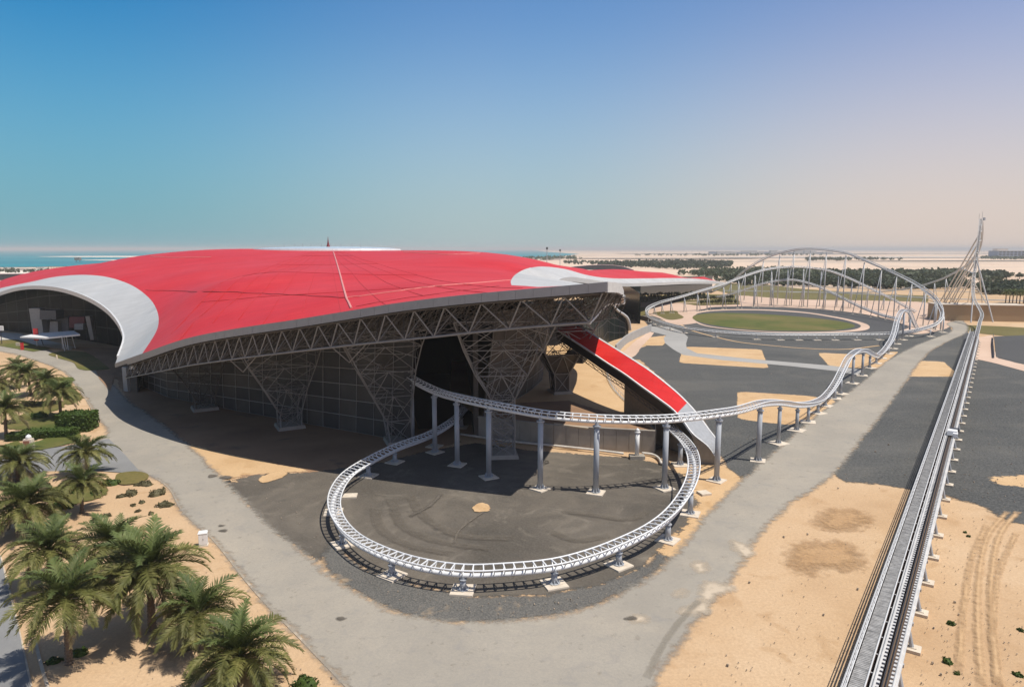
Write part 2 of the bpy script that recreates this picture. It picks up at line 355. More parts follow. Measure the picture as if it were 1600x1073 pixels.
class MB:
    def __init__(s): s.v = []; s.f = []; s.mi = []
    def add(s, vs, fs, mi=0):
        n = len(s.v); s.v.extend([tuple(v) for v in vs]); s.f.extend([tuple(i + n for i in f) for f in fs])
        s.mi.extend([mi] * len(fs))
    def tube(s, p0, p1, r, n=6, r1=None, caps=True):
        s.poly([p0, p1], [r, r if r1 is None else r1], n, caps)
    def poly(s, pts, r, n=6, caps=True, up=None):
        pts = [Vector(p) for p in pts]
        rs = r if isinstance(r, (list, tuple)) else [r] * len(pts)
        vs = []; fs = []
        x0 = None
        for i, p in enumerate(pts):
            t = (pts[min(i + 1, len(pts) - 1)] - pts[max(i - 1, 0)]).normalized()
            a = up if up is not None else (Vector((0, 0, 1)) if abs(t.z) < 0.9 else Vector((0, 1, 0)))
            if x0 is None: x = t.cross(a).normalized()
            else:
                x = (x0 - t * x0.dot(t)).normalized()
            x0 = x; y = x.cross(t)
            for k in range(n):
                an = 2 * math.pi * (k + 0.5) / n
                vs.append(p + (x * math.cos(an) + y * math.sin(an)) * rs[i])
        for i in range(len(pts) - 1):
            for k in range(n):
                a = i * n + k; b = i * n + (k + 1) % n
                fs.append((a, b, b + n, a + n))
        if caps:
            fs.append(tuple(range(n - 1, -1, -1))); fs.append(tuple(range((len(pts) - 1) * n, len(pts) * n)))
        s.add(vs, fs)
    def box(s, c, size, rz=0.0, top=1.0):
        hx, hy, hz = size[0] / 2, size[1] / 2, size[2] / 2
        ca, sa = math.cos(rz), math.sin(rz); vs = []
        for z, k in ((-hz, 1.0), (hz, top)):
            for x, y in ((-hx, -hy), (hx, -hy), (hx, hy), (-hx, hy)):
                x *= k; y *= k
                vs.append((c[0] + x * ca - y * sa, c[1] + x * sa + y * ca, c[2] + z))
        s.add(vs, [(3, 2, 1, 0), (4, 5, 6, 7), (0, 1, 5, 4), (1, 2, 6, 5), (2, 3, 7, 6), (3, 0, 4, 7)])
    def hexa(s, b4, t4):
        s.add(list(b4) + list(t4), [(3, 2, 1, 0), (4, 5, 6, 7), (0, 1, 5, 4), (1, 2, 6, 5), (2, 3, 7, 6), (3, 0, 4, 7)])
    def slab(s, p0, p1, th, h0, h1, side=0.0):
        """vertical wall slab from p0 to p1 (plan) of thickness th, z from h0 to h1"""
        p0 = Vector((p0[0], p0[1], 0)); p1 = Vector((p1[0], p1[1], 0))
        d = (p1 - p0).normalized(); nrm = Vector((-d.y, d.x, 0)) * th / 2
        b4 = [p0 - nrm, p1 - nrm, p1 + nrm, p0 + nrm]
        s.hexa([(v.x, v.y, h0) for v in b4], [(v.x, v.y, h1) for v in b4])
    def mesh(s, name, mats, smooth=False):
        me = bpy.data.meshes.new(name); me.from_pydata(s.v, [], s.f)
        for mt in (mats if isinstance(mats, (list, tuple)) else [mats]): me.materials.append(mt)
        if any(s.mi): me.polygons.foreach_set('material_index', s.mi)
        if smooth: me.polygons.foreach_set('use_smooth', [True] * len(me.polygons))
        me.update()
        return me
    def build(s, name, mats, parent=None, smooth=False, local=False):
        return link(name, s.mesh(name, mats, smooth), parent, local)
def link(name, me, parent=None, local=False, matrix=None):
    o = bpy.data.objects.new(name, me); COL.objects.link(o)
    if matrix is not None: o.matrix_local = matrix
    if parent is not None:
        o.parent = parent
        if not local:
            o.location = Vector(o.location) - wloc(parent)
    return o

UNIT = {}
def unit_cyl(mat, n=6):
    k = (mat.name, n)
    if k not in UNIT:
        mb = MB(); mb.tube((0, 0, 0), (0, 0, 1), 1.0, n); UNIT[k] = mb.mesh('bar', mat, True)
    return UNIT[k]
def unit_box(mat):
    k = (mat.name, 'box')
    if k not in UNIT:
        mb = MB(); mb.box((0, 0, 0), (1, 1, 1)); UNIT[k] = mb.mesh('block', mat)
    return UNIT[k]
def bar(name, p0, p1, r, mat, parent, n=6):
    p0 = Vector(p0); p1 = Vector(p1); d = p1 - p0
    q = d.to_track_quat('Z', 'Y')
    return link(name, unit_cyl(mat, n), parent, False, Matrix.LocRotScale(p0, q, Vector((r, r, d.length))))
def block(name, c, size, mat, parent, rz=0.0):
    return link(name, unit_box(mat), parent, False, Matrix.LocRotScale(Vector(c), Matrix.Rotation(rz, 3, 'Z').to_quaternion(), Vector(size)))

WORDS = ['first', 'second', 'third', 'fourth', 'fifth', 'sixth', 'seventh', 'eighth', 'ninth', 'tenth', 'eleventh', 'twelfth', 'thirteenth',
         'fourteenth', 'fifteenth', 'sixteenth', 'seventeenth', 'eighteenth', 'nineteenth', 'twentieth']
TENS = {20: 'twenty', 30: 'thirty', 40: 'forty', 50: 'fifty', 60: 'sixty'}
def nth(i):
    if i < 20: return WORDS[i]
    n = i + 1; t, u = n // 10 * 10, n % 10
    return (TENS[t][:-1] + 'ieth') if u == 0 else TENS[t] + '-' + WORDS[u - 1]

def catmull(pts, step=None, per=8, closed=False):
    pts = [Vector(p) for p in pts]; out = []
    n = len(pts)
    rngk = range(n if closed else n - 1)
    for i in rngk:
        if closed: p0, p1, p2, p3 = pts[i - 1], pts[i], pts[(i + 1) % n], pts[(i + 2) % n]
        else:
            p1, p2 = pts[i], pts[i + 1]
            p0 = pts[i - 1] if i > 0 else p1 * 2 - p2
            p3 = pts[i + 2] if i + 2 < n else p2 * 2 - p1
        # centripetal-ish: chord-length Hermite
        d1 = max((p2 - p1).length, 1e-6); d0 = max((p1 - p0).length, 1e-6); d2 = max((p3 - p2).length, 1e-6)
        m1 = ((p2 - p1) / d1 * d0 + (p1 - p0) / d0 * d1) / (d0 + d1) * d1
        m2 = ((p3 - p2) / d2 * d1 + (p2 - p1) / d1 * d2) / (d1 + d2) * d1
        k = per if step is None else max(2, int(d1 / step) + 1)
        for j in range(k):
            t = j / k; t2, t3 = t * t, t * t * t
            out.append(p1 * (2 * t3 - 3 * t2 + 1) + m1 * (t3 - 2 * t2 + t) + p2 * (-2 * t3 + 3 * t2) + m2 * (t3 - t2))
    if not closed: out.append(pts[-1])
    return out
def resample(pts, step):
    pts = [Vector(p) for p in pts]
    L = [0.0]
    for a, b in zip(pts, pts[1:]): L.append(L[-1] + (b - a).length)
    n = max(2, int(round(L[-1] / step)) + 1); out = []; j = 0
    for i in range(n):
        s = L[-1] * i / (n - 1)
        while j < len(L) - 2 and L[j + 1] < s: j += 1
        u = (s - L[j]) / max(L[j + 1] - L[j], 1e-9)
        out.append(pts[j].lerp(pts[j + 1], u))
    return out

# ------------------------------------------------------------------ ground sheets
ZC = [0.0]
def sheet(name, pix, mat, smooth=True, jit=0.0, z=None, world=False, step=3.0, label=None, soft=0.0):
    ZC[0] += 0.0025
    zz = ZC[0] if z is None else z
    pts = [Vector((p[0], p[1], 0)) for p in pix] if world else [P(p[0], p[1]) for p in pix]
    for p in pts: p.z = 0
    if smooth: pts = catmull(pts, closed=True, per=6)
    if jit > 0 or soft > 0:
        d = []
        m_ = len(pts)
        for i in range(m_):
            a, b = pts[i], pts[(i + 1) % m_]
            k = max(1, min(40, int((b - a).length / step)))
            for j in range(k): d.append(a.lerp(b, j / k))
        pts = [p + Vector((noise.noise(p * 0.23), noise.noise(p * 0.23 + Vector((40, 7, 3))), 0)) * jit +
               Vector((noise.noise(p * 0.9), noise.noise(p * 0.9 + Vector((4, 70, 3))), 0)) * jit * 0.4 for p in d]
    if soft > 0:
        n = len(pts)
        area = sum(pts[i].x * pts[(i + 1) % n].y - pts[(i + 1) % n].x * pts[i].y for i in range(n))
        if area < 0: pts.reverse()
        B = np.array([[p.x, p.y] for p in pts]); D = np.roll(B, -1, 0) - B; L2 = (D ** 2).sum(1) + 1e-12
        out = [p.copy() for p in pts]
        for i, p in enumerate(pts):     # push the rim outwards by half the feather
            t = (pts[(i + 1) % n] - pts[i - 1]).normalized(); out[i] = p + Vector((t.y, -t.x, 0)) * soft * 0.5
        B = np.array([[p.x, p.y] for p in out]); D = np.roll(B, -1, 0) - B; L2 = (D ** 2).sum(1) + 1e-12
        def inside_d(q):
            w = q - B; t = np.clip((w * D).sum(1) / L2, 0, 1); return float(np.sqrt(((w - D * t[:, None]) ** 2).sum(1).min()))
        v2 = [Vector((p.x, p.y)) for p in out]; at = [1.0] * n
        for i, p in enumerate(out):
            t = (out[(i + 1) % n] - out[i - 1]).normalized()
            for fr, val in ((0.5, 0.5), (1.0, 0.0)):
                q = p - Vector((t.y, -t.x, 0)) * soft * fr
                if inside_d(np.array([q.x, q.y])) > soft * fr * 0.8 and inside(out, q.x, q.y): v2.append(Vector((q.x, q.y))); at.append(val)
        res = delaunay_2d_cdt(v2, [(i, (i + 1) % n) for i in range(n)], [], 1, 1e-5)
        vs = [(p.x, p.y, zz) for p in res[0]]; sa = [at[o_[0]] if o_ else 1.0 for o_ in res[3]]
        fs = []
        for f in res[2]:
            a, b, c = [res[0][k] for k in f[:3]]
            fs.append(tuple(f) if (b - a).cross(c - a) > 0 else tuple(reversed(f)))
    else:
        vs = [(p.x, p.y, zz) for p in pts]
        tris = tessellate_polygon([[Vector((p.x, p.y, 0)) for p in pts]])
        fs = []
        for t in tris:
            a, b, c = [pts[i] for i in t]
            if (b - a).cross(c - a).z < 0: t = (t[0], t[2], t[1])
            fs.append(t)
        sa = None
    me = bpy.data.meshes.new(name); me.from_pydata(vs, [], fs); me.materials.append(mat); me.update()
    if sa: me.attributes.new('soft', 'FLOAT', 'POINT').data.foreach_set('value', sa)
    o = link(name, me)
    o['kind'] = 'structure'
    if label: o['label'] = label
    return o
def inside(poly, x, y):
    c = False; j = len(poly) - 1
    for i in range(len(poly)):
        a, b = poly[i], poly[j]
        if (a.y > y) != (b.y > y) and x < (b.x - a.x) * (y - a.y) / (b.y - a.y) + a.x: c = not c
        j = i
    return c

R_ = 30000.0
mb = MB(); mb.add([(-R_, -200, 0), (R_, -200, 0), (R_, R_, 0), (-R_, R_, 0)], [(0, 1, 2, 3)])
o = mb.build('desert_ground', DESERT); o['kind'] = 'structure'
# near sand (finer material) over the desert
sheet('sand_ground', [(-60, 20), (60, 20), (400, 380), (420, 640), (-100, 640), (-330, 420), (-220, 200)], SAND, smooth=False, world=True)
# sea
a = P(-400, 420); b_ = P(60, 417.5); c_ = P(300, 412); d_ = P(700, 404); e_ = P(860, 402.5); f_ = P(905, 397)
sheet('sea', [(a.x * 6, a.y), (a.x, a.y), (b_.x, b_.y), (c_.x, c_.y), (d_.x, d_.y), (e_.x, e_.y), (f_.x, f_.y), (P(850, 393.2).x, P(850, 393.2).y), (900, 29500), (-29500, 29500), (-29500, 9000)],
      SEA, smooth=False, world=True, z=0.6)
def far_strip(name, x0, x1, y0, y1, mat, z):
    pts = []
    for i in range(9):
        t = i / 8; x = x0 + (x1 - x0) * t; w = math.sin(math.pi * t) ** 0.4 if 0 < t < 1 else 0.05
        pts.append(P(x, y0 + (y1 - y0) * (0.5 - 0.5 * w)))
    for i in range(8, -1, -1):
        t = i / 8; x = x0 + (x1 - x0) * t; w = math.sin(math.pi * t) ** 0.4 if 0 < t < 1 else 0.05
        pts.append(P(x, y0 + (y1 - y0) * (0.5 + 0.5 * w)))
    return sheet(name, [(p.x, p.y) for p in pts], mat, smooth=False, world=True, z=z)
BEACH = simple('pale_beach_sand', (0.66, 0.58, 0.48), 0.9)
far_strip('sandbar', 58, 420, 400.2, 402.3, BEACH, 1.2)
far_strip('sandbar', 118, 420, 406.0, 407.6, BEACH, 1.2)
far_strip('beach', -300, 130, 420.6, 430, BEACH, 0.9)
DKFIELD = simple('dark_field', (0.20, 0.17, 0.135), 0.95, 0, 0.2, 0.004)
GYFIELD = simple('grey_field', (0.40, 0.36, 0.31), 0.95, 0, 0.15, 0.004)
far_strip('field', 960, 1420, 396.0, 397.6, DKFIELD, 1.4)
far_strip('field', 1090, 1600, 401.5, 403.4, GYFIELD, 1.5)
far_strip('field', 1300, 1800, 407.6, 408.6, DKFIELD, 1.6)
far_strip('field', 880, 1200, 403.5, 405, DKFIELD, 1.6)
far_strip('field', 1380, 2000, 396.0, 397.0, GYFIELD, 1.4)

# --- left: planting bed, roads
MAINROAD = [(-160, 520), (0, 531), (40, 538), (80, 549), (115, 560), (150, 577), (178, 601), (196, 622), (250, 661), (300, 702), (352, 753), (410, 808),
            (470, 862), (520, 903), (570, 937), (630, 961), (700, 972), (780, 973), (860, 966), (930, 947), (1000, 912), (1055, 868), (1100, 810),
            (1140, 770), (1200, 715), (1270, 655), (1340, 603), (1390, 562), (1425, 543), (1462, 528), (1483, 520), (1488, 513), (1480, 506), (1500, 500),
            (1512, 510), (1508, 521), (1482, 533), (1455, 548), (1437, 566), (1408, 607), (1376, 650), (1342, 692), (1303, 740), (1218, 802), (1182, 842),
            (1160, 878), (1106, 950), (1062, 1002), (1020, 1073), (980, 1160), (640, 1180), (545, 1076), (472, 1000), (402, 928), (332, 842), (285, 798), (258, 757),
            (215, 737), (175, 723), (140, 697), (163, 683), (152, 652), (122, 606), (98, 580), (55, 563), (0, 549), (-160, 540)]
# yard between the building and the ring (before road so the road edge lies on top)
sheet('earth_ground', [(180, 590), (196, 622), (260, 668), (352, 753), (402, 742), (447, 738), (497, 738), (600, 722), (668, 705), (720, 690), (700, 600), (400, 560)], SANDB, smooth=False, jit=1.0, soft=1.2)
sheet('sandy_ground', [(235, 660), (300, 701), (352, 753), (402, 741), (447, 738), (497, 737), (431, 724), (356, 709), (298, 694)], SANDP, smooth=False, jit=0.6, soft=1.2)
sheet('yard_asphalt', [(349, 753), (400, 742), (450, 740), (500, 736), (600, 722), (662, 706), (740, 692), (850, 705), (985, 715), (1060, 730), (1090, 760),
                       (1085, 812), (1055, 850), (1000, 890), (930, 915), (850, 928), (740, 930), (650, 915), (580, 893), (535, 868), (500, 880), (440, 838), (390, 792)], YARD, smooth=False, jit=0.8, soft=1.6)
sheet('gravel_bed', [(498, 868), (512, 838), (530, 862), (575, 892), (650, 917), (740, 931), (850, 929), (935, 914), (1003, 886), (1056, 846), (1086, 808), (1092, 760),
                     (1112, 800), (1098, 822), (1052, 870), (1000, 912), (930, 946), (860, 965), (780, 972), (700, 971), (630, 960), (570, 936), (530, 908)], GRAVELN, smooth=False, jit=0.7, soft=1.3)
sheet('sandy_verge', [(1040, 728), (1090, 722), (1130, 728), (1165, 748), (1172, 770), (1135, 790), (1108, 818), (1062, 872), (1042, 868), (1075, 818), (1088, 780), (1072, 748)], SANDP, smooth=True, jit=0.9, soft=2.4)
# right gravel plain
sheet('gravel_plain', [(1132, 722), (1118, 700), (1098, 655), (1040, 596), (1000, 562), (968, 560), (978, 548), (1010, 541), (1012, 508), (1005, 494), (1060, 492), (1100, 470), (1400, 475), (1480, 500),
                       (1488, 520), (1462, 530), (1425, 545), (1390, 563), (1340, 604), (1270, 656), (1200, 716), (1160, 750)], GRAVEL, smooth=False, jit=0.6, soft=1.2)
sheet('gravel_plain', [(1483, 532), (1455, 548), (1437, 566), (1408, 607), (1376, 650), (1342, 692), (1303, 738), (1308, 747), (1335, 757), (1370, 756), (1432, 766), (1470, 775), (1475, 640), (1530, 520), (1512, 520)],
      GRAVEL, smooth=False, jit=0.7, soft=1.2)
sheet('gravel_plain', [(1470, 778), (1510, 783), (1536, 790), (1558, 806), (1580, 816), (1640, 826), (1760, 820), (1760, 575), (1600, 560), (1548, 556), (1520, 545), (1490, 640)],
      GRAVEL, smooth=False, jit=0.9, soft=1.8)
sheet('sand_patch', [(1545, 748), (1575, 744), (1640, 741), (1640, 768), (1590, 760), (1562, 757)], SANDP, jit=0.6, soft=2.2)
sheet('sand_patch', [(1432, 563.5), (1474, 565), (1488, 577), (1502, 588.5), (1412, 588.5)], SANDP, smooth=False, jit=0.25, soft=0.8)
sheet('sand_patch', [(1151.5, 611.5), (1262, 618.5), (1300, 624), (1305, 628), (1270, 655), (1233, 664), (1153, 655)], SANDP, smooth=False, jit=0.25, soft=0.8)
sheet('sand_patch', [(1072.5, 541.5), (1190, 546), (1201, 575.5), (1061, 567), (1064, 553), (1072, 550)], SANDP, smooth=False, jit=0.25, soft=0.8)
sheet('sand_patch', [(1277, 551), (1340, 554), (1404, 549), (1389, 563), (1374, 577), (1296, 572.5)], SANDP, smooth=False, jit=0.3, soft=0.8)
sheet('sand_patch', [(1004, 540), (1016, 527), (1040, 524), (1044, 533), (1035, 540)], SANDP, smooth=False, jit=0.2, soft=0.8)
sheet('concrete_ramp', [(972, 552), (990, 535), (1014, 518), (1022, 520), (1016, 528), (1003, 541), (994, 555), (984, 560)], PINK, smooth=False, jit=0.4)
sheet('concrete_path', [(1017, 510), (1046, 511), (1065, 518), (1075, 526.5), (1072, 537), (1073, 544), (1089, 552), (1131, 556.5), (1174, 561), (1300, 571.5), (1350, 578.5),
                        (1338, 586), (1308, 580), (1239, 572.5), (1196, 568.5), (1131, 563), (1067, 554.5), (1052, 546), (1039, 536), (1037, 528), (1041, 524), (1017, 518)], PATHC, smooth=False)
def strip(name, pix, w, mat, z=None, jit=0):
    c = catmull([P(*p) for p in pix], per=5); L = []; Rr = []
    for i, p in enumerate(c):
        t = (c[min(i + 1, len(c) - 1)] - c[max(i - 1, 0)]).normalized(); n = Vector((-t.y, t.x, 0)) * w / 2
        L.append(p + n); Rr.append(p - n)
    return sheet(name, [(p.x, p.y) for p in L + Rr[::-1]], mat, smooth=False, world=True, z=z, jit=jit)
strip('kerb_line', [(1008, 497), (1050, 503), (1080, 516), (1120, 527), (1165, 536), (1200, 539.5), (1260, 544.5), (1310, 546), (1374, 540)], 1.1, SANDP)
# ground inside the far loop
sheet('pink_sand', [(930, 471), (1020, 463), (1100, 462), (1250, 463), (1400, 468), (1480, 484), (1486, 500), (1470, 516), (1430, 522), (1400, 512), (1380, 500), (1300, 487), (1200, 482), (1110, 482), (1085, 490),
                    (1092, 504), (1060, 508), (1030, 497), (980, 482)], PINK, smooth=True)
sheet('dry_lawn', [(968, 484), (990, 480), (1010, 480), (1014, 492), (1012, 499), (985, 498)], OLIVE, smooth=False, jit=0.4)
sheet('dry_lawn', [(1022, 488), (1054, 485.5), (1060, 490), (1064, 498), (1050, 500), (1030, 494)], OLIVE, smooth=True)
sheet('tarmac_apron', [(1100, 484), (1112, 480), (1175, 479), (1260, 482), (1330, 488), (1380, 497), (1410, 506), (1420, 512), (1400, 517), (1340, 521), (1240, 521), (1150, 516), (1095, 506), (1088, 496)], TARMAC)
sheet('kerb_ring', [(1080, 494), (1090, 487), (1110, 484.5), (1190, 483.5), (1250, 487), (1300, 494), (1340, 502), (1358, 509), (1345, 517), (1300, 519.5), (1180, 518), (1110, 511), (1084, 502)], PINK)
sheet('tarmac_apron', [(1085, 494), (1095, 488.5), (1115, 486), (1190, 485), (1250, 488.5), (1297, 495.2), (1330, 502.5), (1345, 509), (1330, 515.5), (1300, 518), (1180, 517), (1112, 510), (1088, 502)], TARMAC)
sheet('lawn', [(1082, 496), (1093, 491), (1120, 489), (1175, 490), (1250, 495), (1305, 501), (1330, 506), (1336, 509.5), (1322, 514), (1300, 516.3), (1240, 517), (1180, 515.5), (1120, 509), (1090, 502)], LAWN)
sheet('dry_lawn', [(1120, 443), (1180, 443), (1260, 452), (1380, 460), (1450, 462), (1450, 472), (1380, 470), (1240, 468), (1150, 461), (1110, 452)], OLIVE, smooth=False, jit=1)
strip('service_road', [(1130, 454), (1240, 456), (1340, 459), (1460, 466), (1600, 470), (1900, 478)], 9, ROADG)
strip('service_road', [(1150, 446), (1290, 449), (1400, 453), (1600, 458)], 7, ROADG)
# right far
sheet('dry_lawn', [(1508, 508), (1540, 509), (1640, 515), (1700, 522), (1640, 530), (1560, 524), (1525, 520)], OLIVE, jit=0.8)
sheet('sand_ground', [(1522, 528), (1550, 524), (1552, 545), (1560, 560), (1620, 575), (1600, 580), (1548, 566), (1518, 560)], PINK, smooth=False, jit=0.6)
sheet('tarmac_apron', [(1553, 526), (1600, 524), (1760, 530), (1760, 590), (1620, 573), (1556, 558)], TARMAC, smooth=False)
sheet('service_track', [(1500, 513), (1512, 518), (1517, 535), (1500, 570), (1492, 575), (1505, 535), (1503, 521)], TARMAC, smooth=False)

# roads on top
sheet('main_road', MAINROAD, ROAD, smooth=True, jit=0.35, soft=1.7, step=1.5)
sheet('side_road', [(-80, 728), (0, 716), (50, 705), (110, 696), (170, 686), (185, 700), (222, 741), (150, 736), (70, 736), (0, 752), (-80, 775)], ROADG, smooth=False, jit=0.1)
sheet('side_road', [(-300, 820), (-60, 800), (0, 868), (22, 955), (50, 1080), (70, 1180), (-300, 1180)], ROADG, smooth=False, jit=0.1)
# pale patches on the road where sand was spilled
for k, pp in enumerate([[(1082, 882), (1100, 880), (1103, 890), (1090, 895)], [(1105, 910), (1140, 915), (1120, 935), (1098, 945), (1100, 925)],
                        [(1060, 925), (1072, 923), (1073, 930), (1062, 933)], [(1110, 940), (1095, 960), (1065, 962), (1080, 948)], [(1145, 845), (1175, 858), (1165, 872), (1150, 860)],
                        [(992, 962), (1000, 963), (1000, 972), (990, 972)]]):
    sheet('sand_spill', pp, SPILL, jit=0.7, step=0.5, soft=1.2)
sheet('sand_spill', [(738, 793), (752, 786), (766, 792), (762, 800), (742, 800)], SANDP, jit=0.3, step=0.6, soft=0.5)
sheet('sand_spill', [(410, 745), (440, 736), (447, 741), (425, 752), (412, 755)], SANDP, jit=0.5, step=0.8, soft=1.0)
for pp in ([(1285, 806), (1305, 798), (1338, 800), (1345, 822), (1315, 828), (1292, 822)], [(1240, 878), (1265, 850), (1310, 848), (1335, 868), (1330, 888), (1290, 884), (1262, 895)]):
    sheet('sand_stain', pp, DAMP, jit=0.8, step=0.8, soft=3.4)
for pp in ([(20, 655), (60, 640), (100, 655), (112, 668), (70, 672), (25, 672)], [(82, 592), (98, 590), (112, 606), (124, 626), (112, 632), (96, 612)], [(55, 628), (80, 626), (92, 640), (66, 646)], [(60, 770), (110, 756), (160, 758), (165, 775), (110, 790), (70, 785)], [(0, 700), (25, 690), (40, 700), (10, 712)]):
    sheet('lawn', pp, LAWN, jit=0.6, step=1.0, soft=1.6)
# wheel ruts and worn lanes
def lane(name, pix, w, mat, soft):
    c = catmull([P(*p) for p in pix], per=5); L = []; Rr = []
    for i, p in enumerate(c):
        t = (c[min(i + 1, len(c) - 1)] - c[max(i - 1, 0)]).normalized(); n = Vector((-t.y, t.x, 0)) * w / 2
        L.append(p + n); Rr.append(p - n)
    return sheet(name, [(p.x, p.y) for p in L + Rr[::-1]], mat, smooth=False, world=True, soft=soft, step=1.5)
lane('tyre_mark', [(1010, 1060), (1032, 1015), (1064, 970), (1092, 940)], 0.3, DUST, 0.5)
for q_ in ([(585, 795), (596, 828), (640, 853), (705, 866)], [(612, 782), (634, 826), (690, 848), (765, 858)], [(640, 775), (668, 812), (720, 838), (800, 842)], [(880, 800), (930, 806), (985, 812), (1010, 800)], [(860, 830), (900, 845), (950, 838)]):
    lane('tyre_mark', q_, 0.7, SCUFF, 0.9)
lane('tyre_mark', [(640, 808), (670, 792), (690, 772)], 0.5, OIL, 0.6)
lane('tyre_mark', [(757, 800), (735, 815), (716, 832), (710, 850)], 0.25, SCUFF, 0.3)
for cx_, cy_ in ((345, 822), (535, 968), (350, 830), (985, 968), (330, 745), (352, 747)):
    q = [(cx_ + random.uniform(2, 11) * math.cos(k), cy_ + random.uniform(0.8, 3.2) * math.sin(k)) for k in (0, 1, 2, 3, 4, 5)]
    sheet('oil_stain', q, OIL, jit=0.15, step=0.3, soft=0.5)
for off in (0, 1):
    lane('tyre_track', [(1535 + off * 26, 1075), (1528 + off * 22, 980), (1530 + off * 20, 900), (1548 + off * 18, 830), (1575 + off * 16, 800)], 0.45, RUT, 0.5)
for pp in ([(1560, 1070), (1552, 990), (1560, 900), (1590, 830)], [(1498, 1060), (1505, 960), (1520, 870), (1545, 815)]):
    lane('tyre_track', pp, 0.4, RUT, 0.5)
# planting bed lawns
sheet('lawn', [(28, 702), (60, 690), (108, 676), (128, 684), (108, 694), (50, 705)], LAWN, jit=0.3)
sheet('lawn', [(180, 752), (188, 740), (210, 738), (232, 746), (215, 756), (190, 758)], LAWN, jit=0.3)
sheet('lawn', [(-60, 536), (30, 531), (80, 545), (52, 550), (0, 541), (-60, 545)], LAWN, smooth=False)
sheet('paved_walk', [(-80, 518), (28, 521), (118, 543), (110, 548), (60, 541), (28, 531), (-60, 533)], CONC, smooth=False)
sheet('lawn', [(78, 553), (98, 549), (128, 550), (150, 560), (172, 577), (150, 579), (112, 566), (88, 559)], LAWN)
sheet('shade_court', [(110, 545), (125, 543), (205, 545), (215, 600), (178, 590), (172, 577), (150, 559), (130, 549)], SANDB, smooth=False)
sheet('concrete_edge', [(150, 580), (174, 579), (178, 592), (172, 612), (155, 592)], SANDB, smooth=False)

# kerbs (real steps)
def kerb(name, pix, w=0.26, h=0.09, mat=KERB):
    c = resample(catmull([P(*p) for p in pix], per=5), 1.5); mb = MB()
    vs = []; fs = []
    for i, p in enumerate(c):
        t = (c[min(i + 1, len(c) - 1)] - c[max(i - 1, 0)]).normalized(); n = Vector((-t.y, t.x, 0)) * w / 2
        for q, z in ((p - n, -0.05), (p - n, h), (p + n, h), (p + n, -0.05)): vs.append((q.x, q.y, z))
    for i in range(len(c) - 1):
        a = i * 4
        for k in range(3): fs.append((a + k, a + k + 1, a + k + 5, a + k + 4))
    mb.add(vs, fs); o = mb.build(name, mat); o['kind'] = 'structure'
kerb('kerb', [(545, 1076), (472, 1000), (402, 928), (332, 842), (285, 798), (258, 757), (215, 737), (175, 733)])
kerb('kerb', [(-10, 754), (70, 737), (150, 737), (172, 733)])
kerb('kerb', [(-10, 718), (50, 704.5), (95, 697), (118, 691)])
kerb('kerb', [(0, 868), (22, 955), (48, 1073)])
kerb('kerb', [(55, 1000), (62, 1030), (75, 1075)])
kerb('kerb', [(152, 652), (122, 606), (98, 580), (55, 563), (0, 549)])

# ================================================================== the hall
hall = thing('exhibition_hall', 'huge hall under a sweeping red shell roof with white rims and steel trusses', 'building', P(450, 668))
EAVE_PIX = [(180, 568), (222, 553), (300, 527), (380, 512), (460, 500), (540, 487), (620, 474), (700, 464), (780, 456), (860, 449), (949, 441)]
EAVE_Y = [155.9, 138.2, 124.9, 116.4, 110.6, 106.2, 102.5, 99.2, 96.5, 94.1, 91.7]
EAVE = [Q(x, y, d) for (x, y), d in zip(EAVE_PIX, EAVE_Y)]
eave_c = catmull(EAVE, per=6)
def on_eave(px):
    """eave point seen at photo column px"""
    for (x0, y0), a, (x1, y1), b in zip(EAVE_PIX, EAVE, EAVE_PIX[1:], EAVE[1:]):
        if x0 <= px <= x1:
            t = (px - x0) / (x1 - x0)
            i = [p for p in EAVE_PIX].index((x0, y0))
            seg = eave_c[i * 6:i * 6 + 7]
            # map by projected column
            best = min(range(len(seg) - 1), key=lambda k: abs(k + 0.5 - t * 6))
            xs = [CXP + F_PX * p.x / (p.y * cp_ - (p.z - CAMH) * sp_) for p in seg]
            for k in range(6):
                if xs[k] <= px <= xs[k + 1] + 1e-6:
                    return seg[k].lerp(seg[k + 1], (px - xs[k]) / max(xs[k + 1] - xs[k], 1e-6))
            return a.lerp(b, t)
    return EAVE[0] if px < 180 else EAVE[-1]
RIGHT_EAVE = [EAVE[-1], Vector((14.9, 97.5, 31.2)), Vector((18.0, 111, 29.4)), Vector((20.2, 124, 27.6))]
R_RIM = [Vector((20.2, 124, 27.6)), Vector((22.3, 147, 26.8)), Vector((24.6, 163, 26.3)), Vector((25.2, 178, 25.9)), Vector((20, 193, 25.6)), Q(861, 443.5, 203), Q(871, 437, 211), Q(886, 433, 224), Q(909, 435, 246), Q(939, 439.5, 285), Q(977, 442.5, 335), Q(1027, 441.5, 400), Q(1075, 440, 465), Q(1100, 440, 500), Q(1130, 440.5, 530)]
R_OUT = [Q(799, 445.5, 124), Q(798.5, 438, 150), Q(808, 427, 182), Q(826, 419, 210), Q(851, 416.5, 235), Q(881, 420, 255), Q(914, 429, 280), Q(952, 434.5, 325), Q(1002, 435, 385), Q(1060, 434.5, 455), Q(1100, 436.3, 502), Q(1130, 440.5, 530)]
L_RIM = [EAVE[0], Q(193, 534, 165), Q(191.5, 515, 176), Q(176, 490, 192), Q(150, 470, 210), Q(115, 455, 228), Q(80, 447.5, 246), Q(30, 448.5, 270), Q(0, 457, 286), Q(-60, 486, 312), Q(-110, 520, 335)]
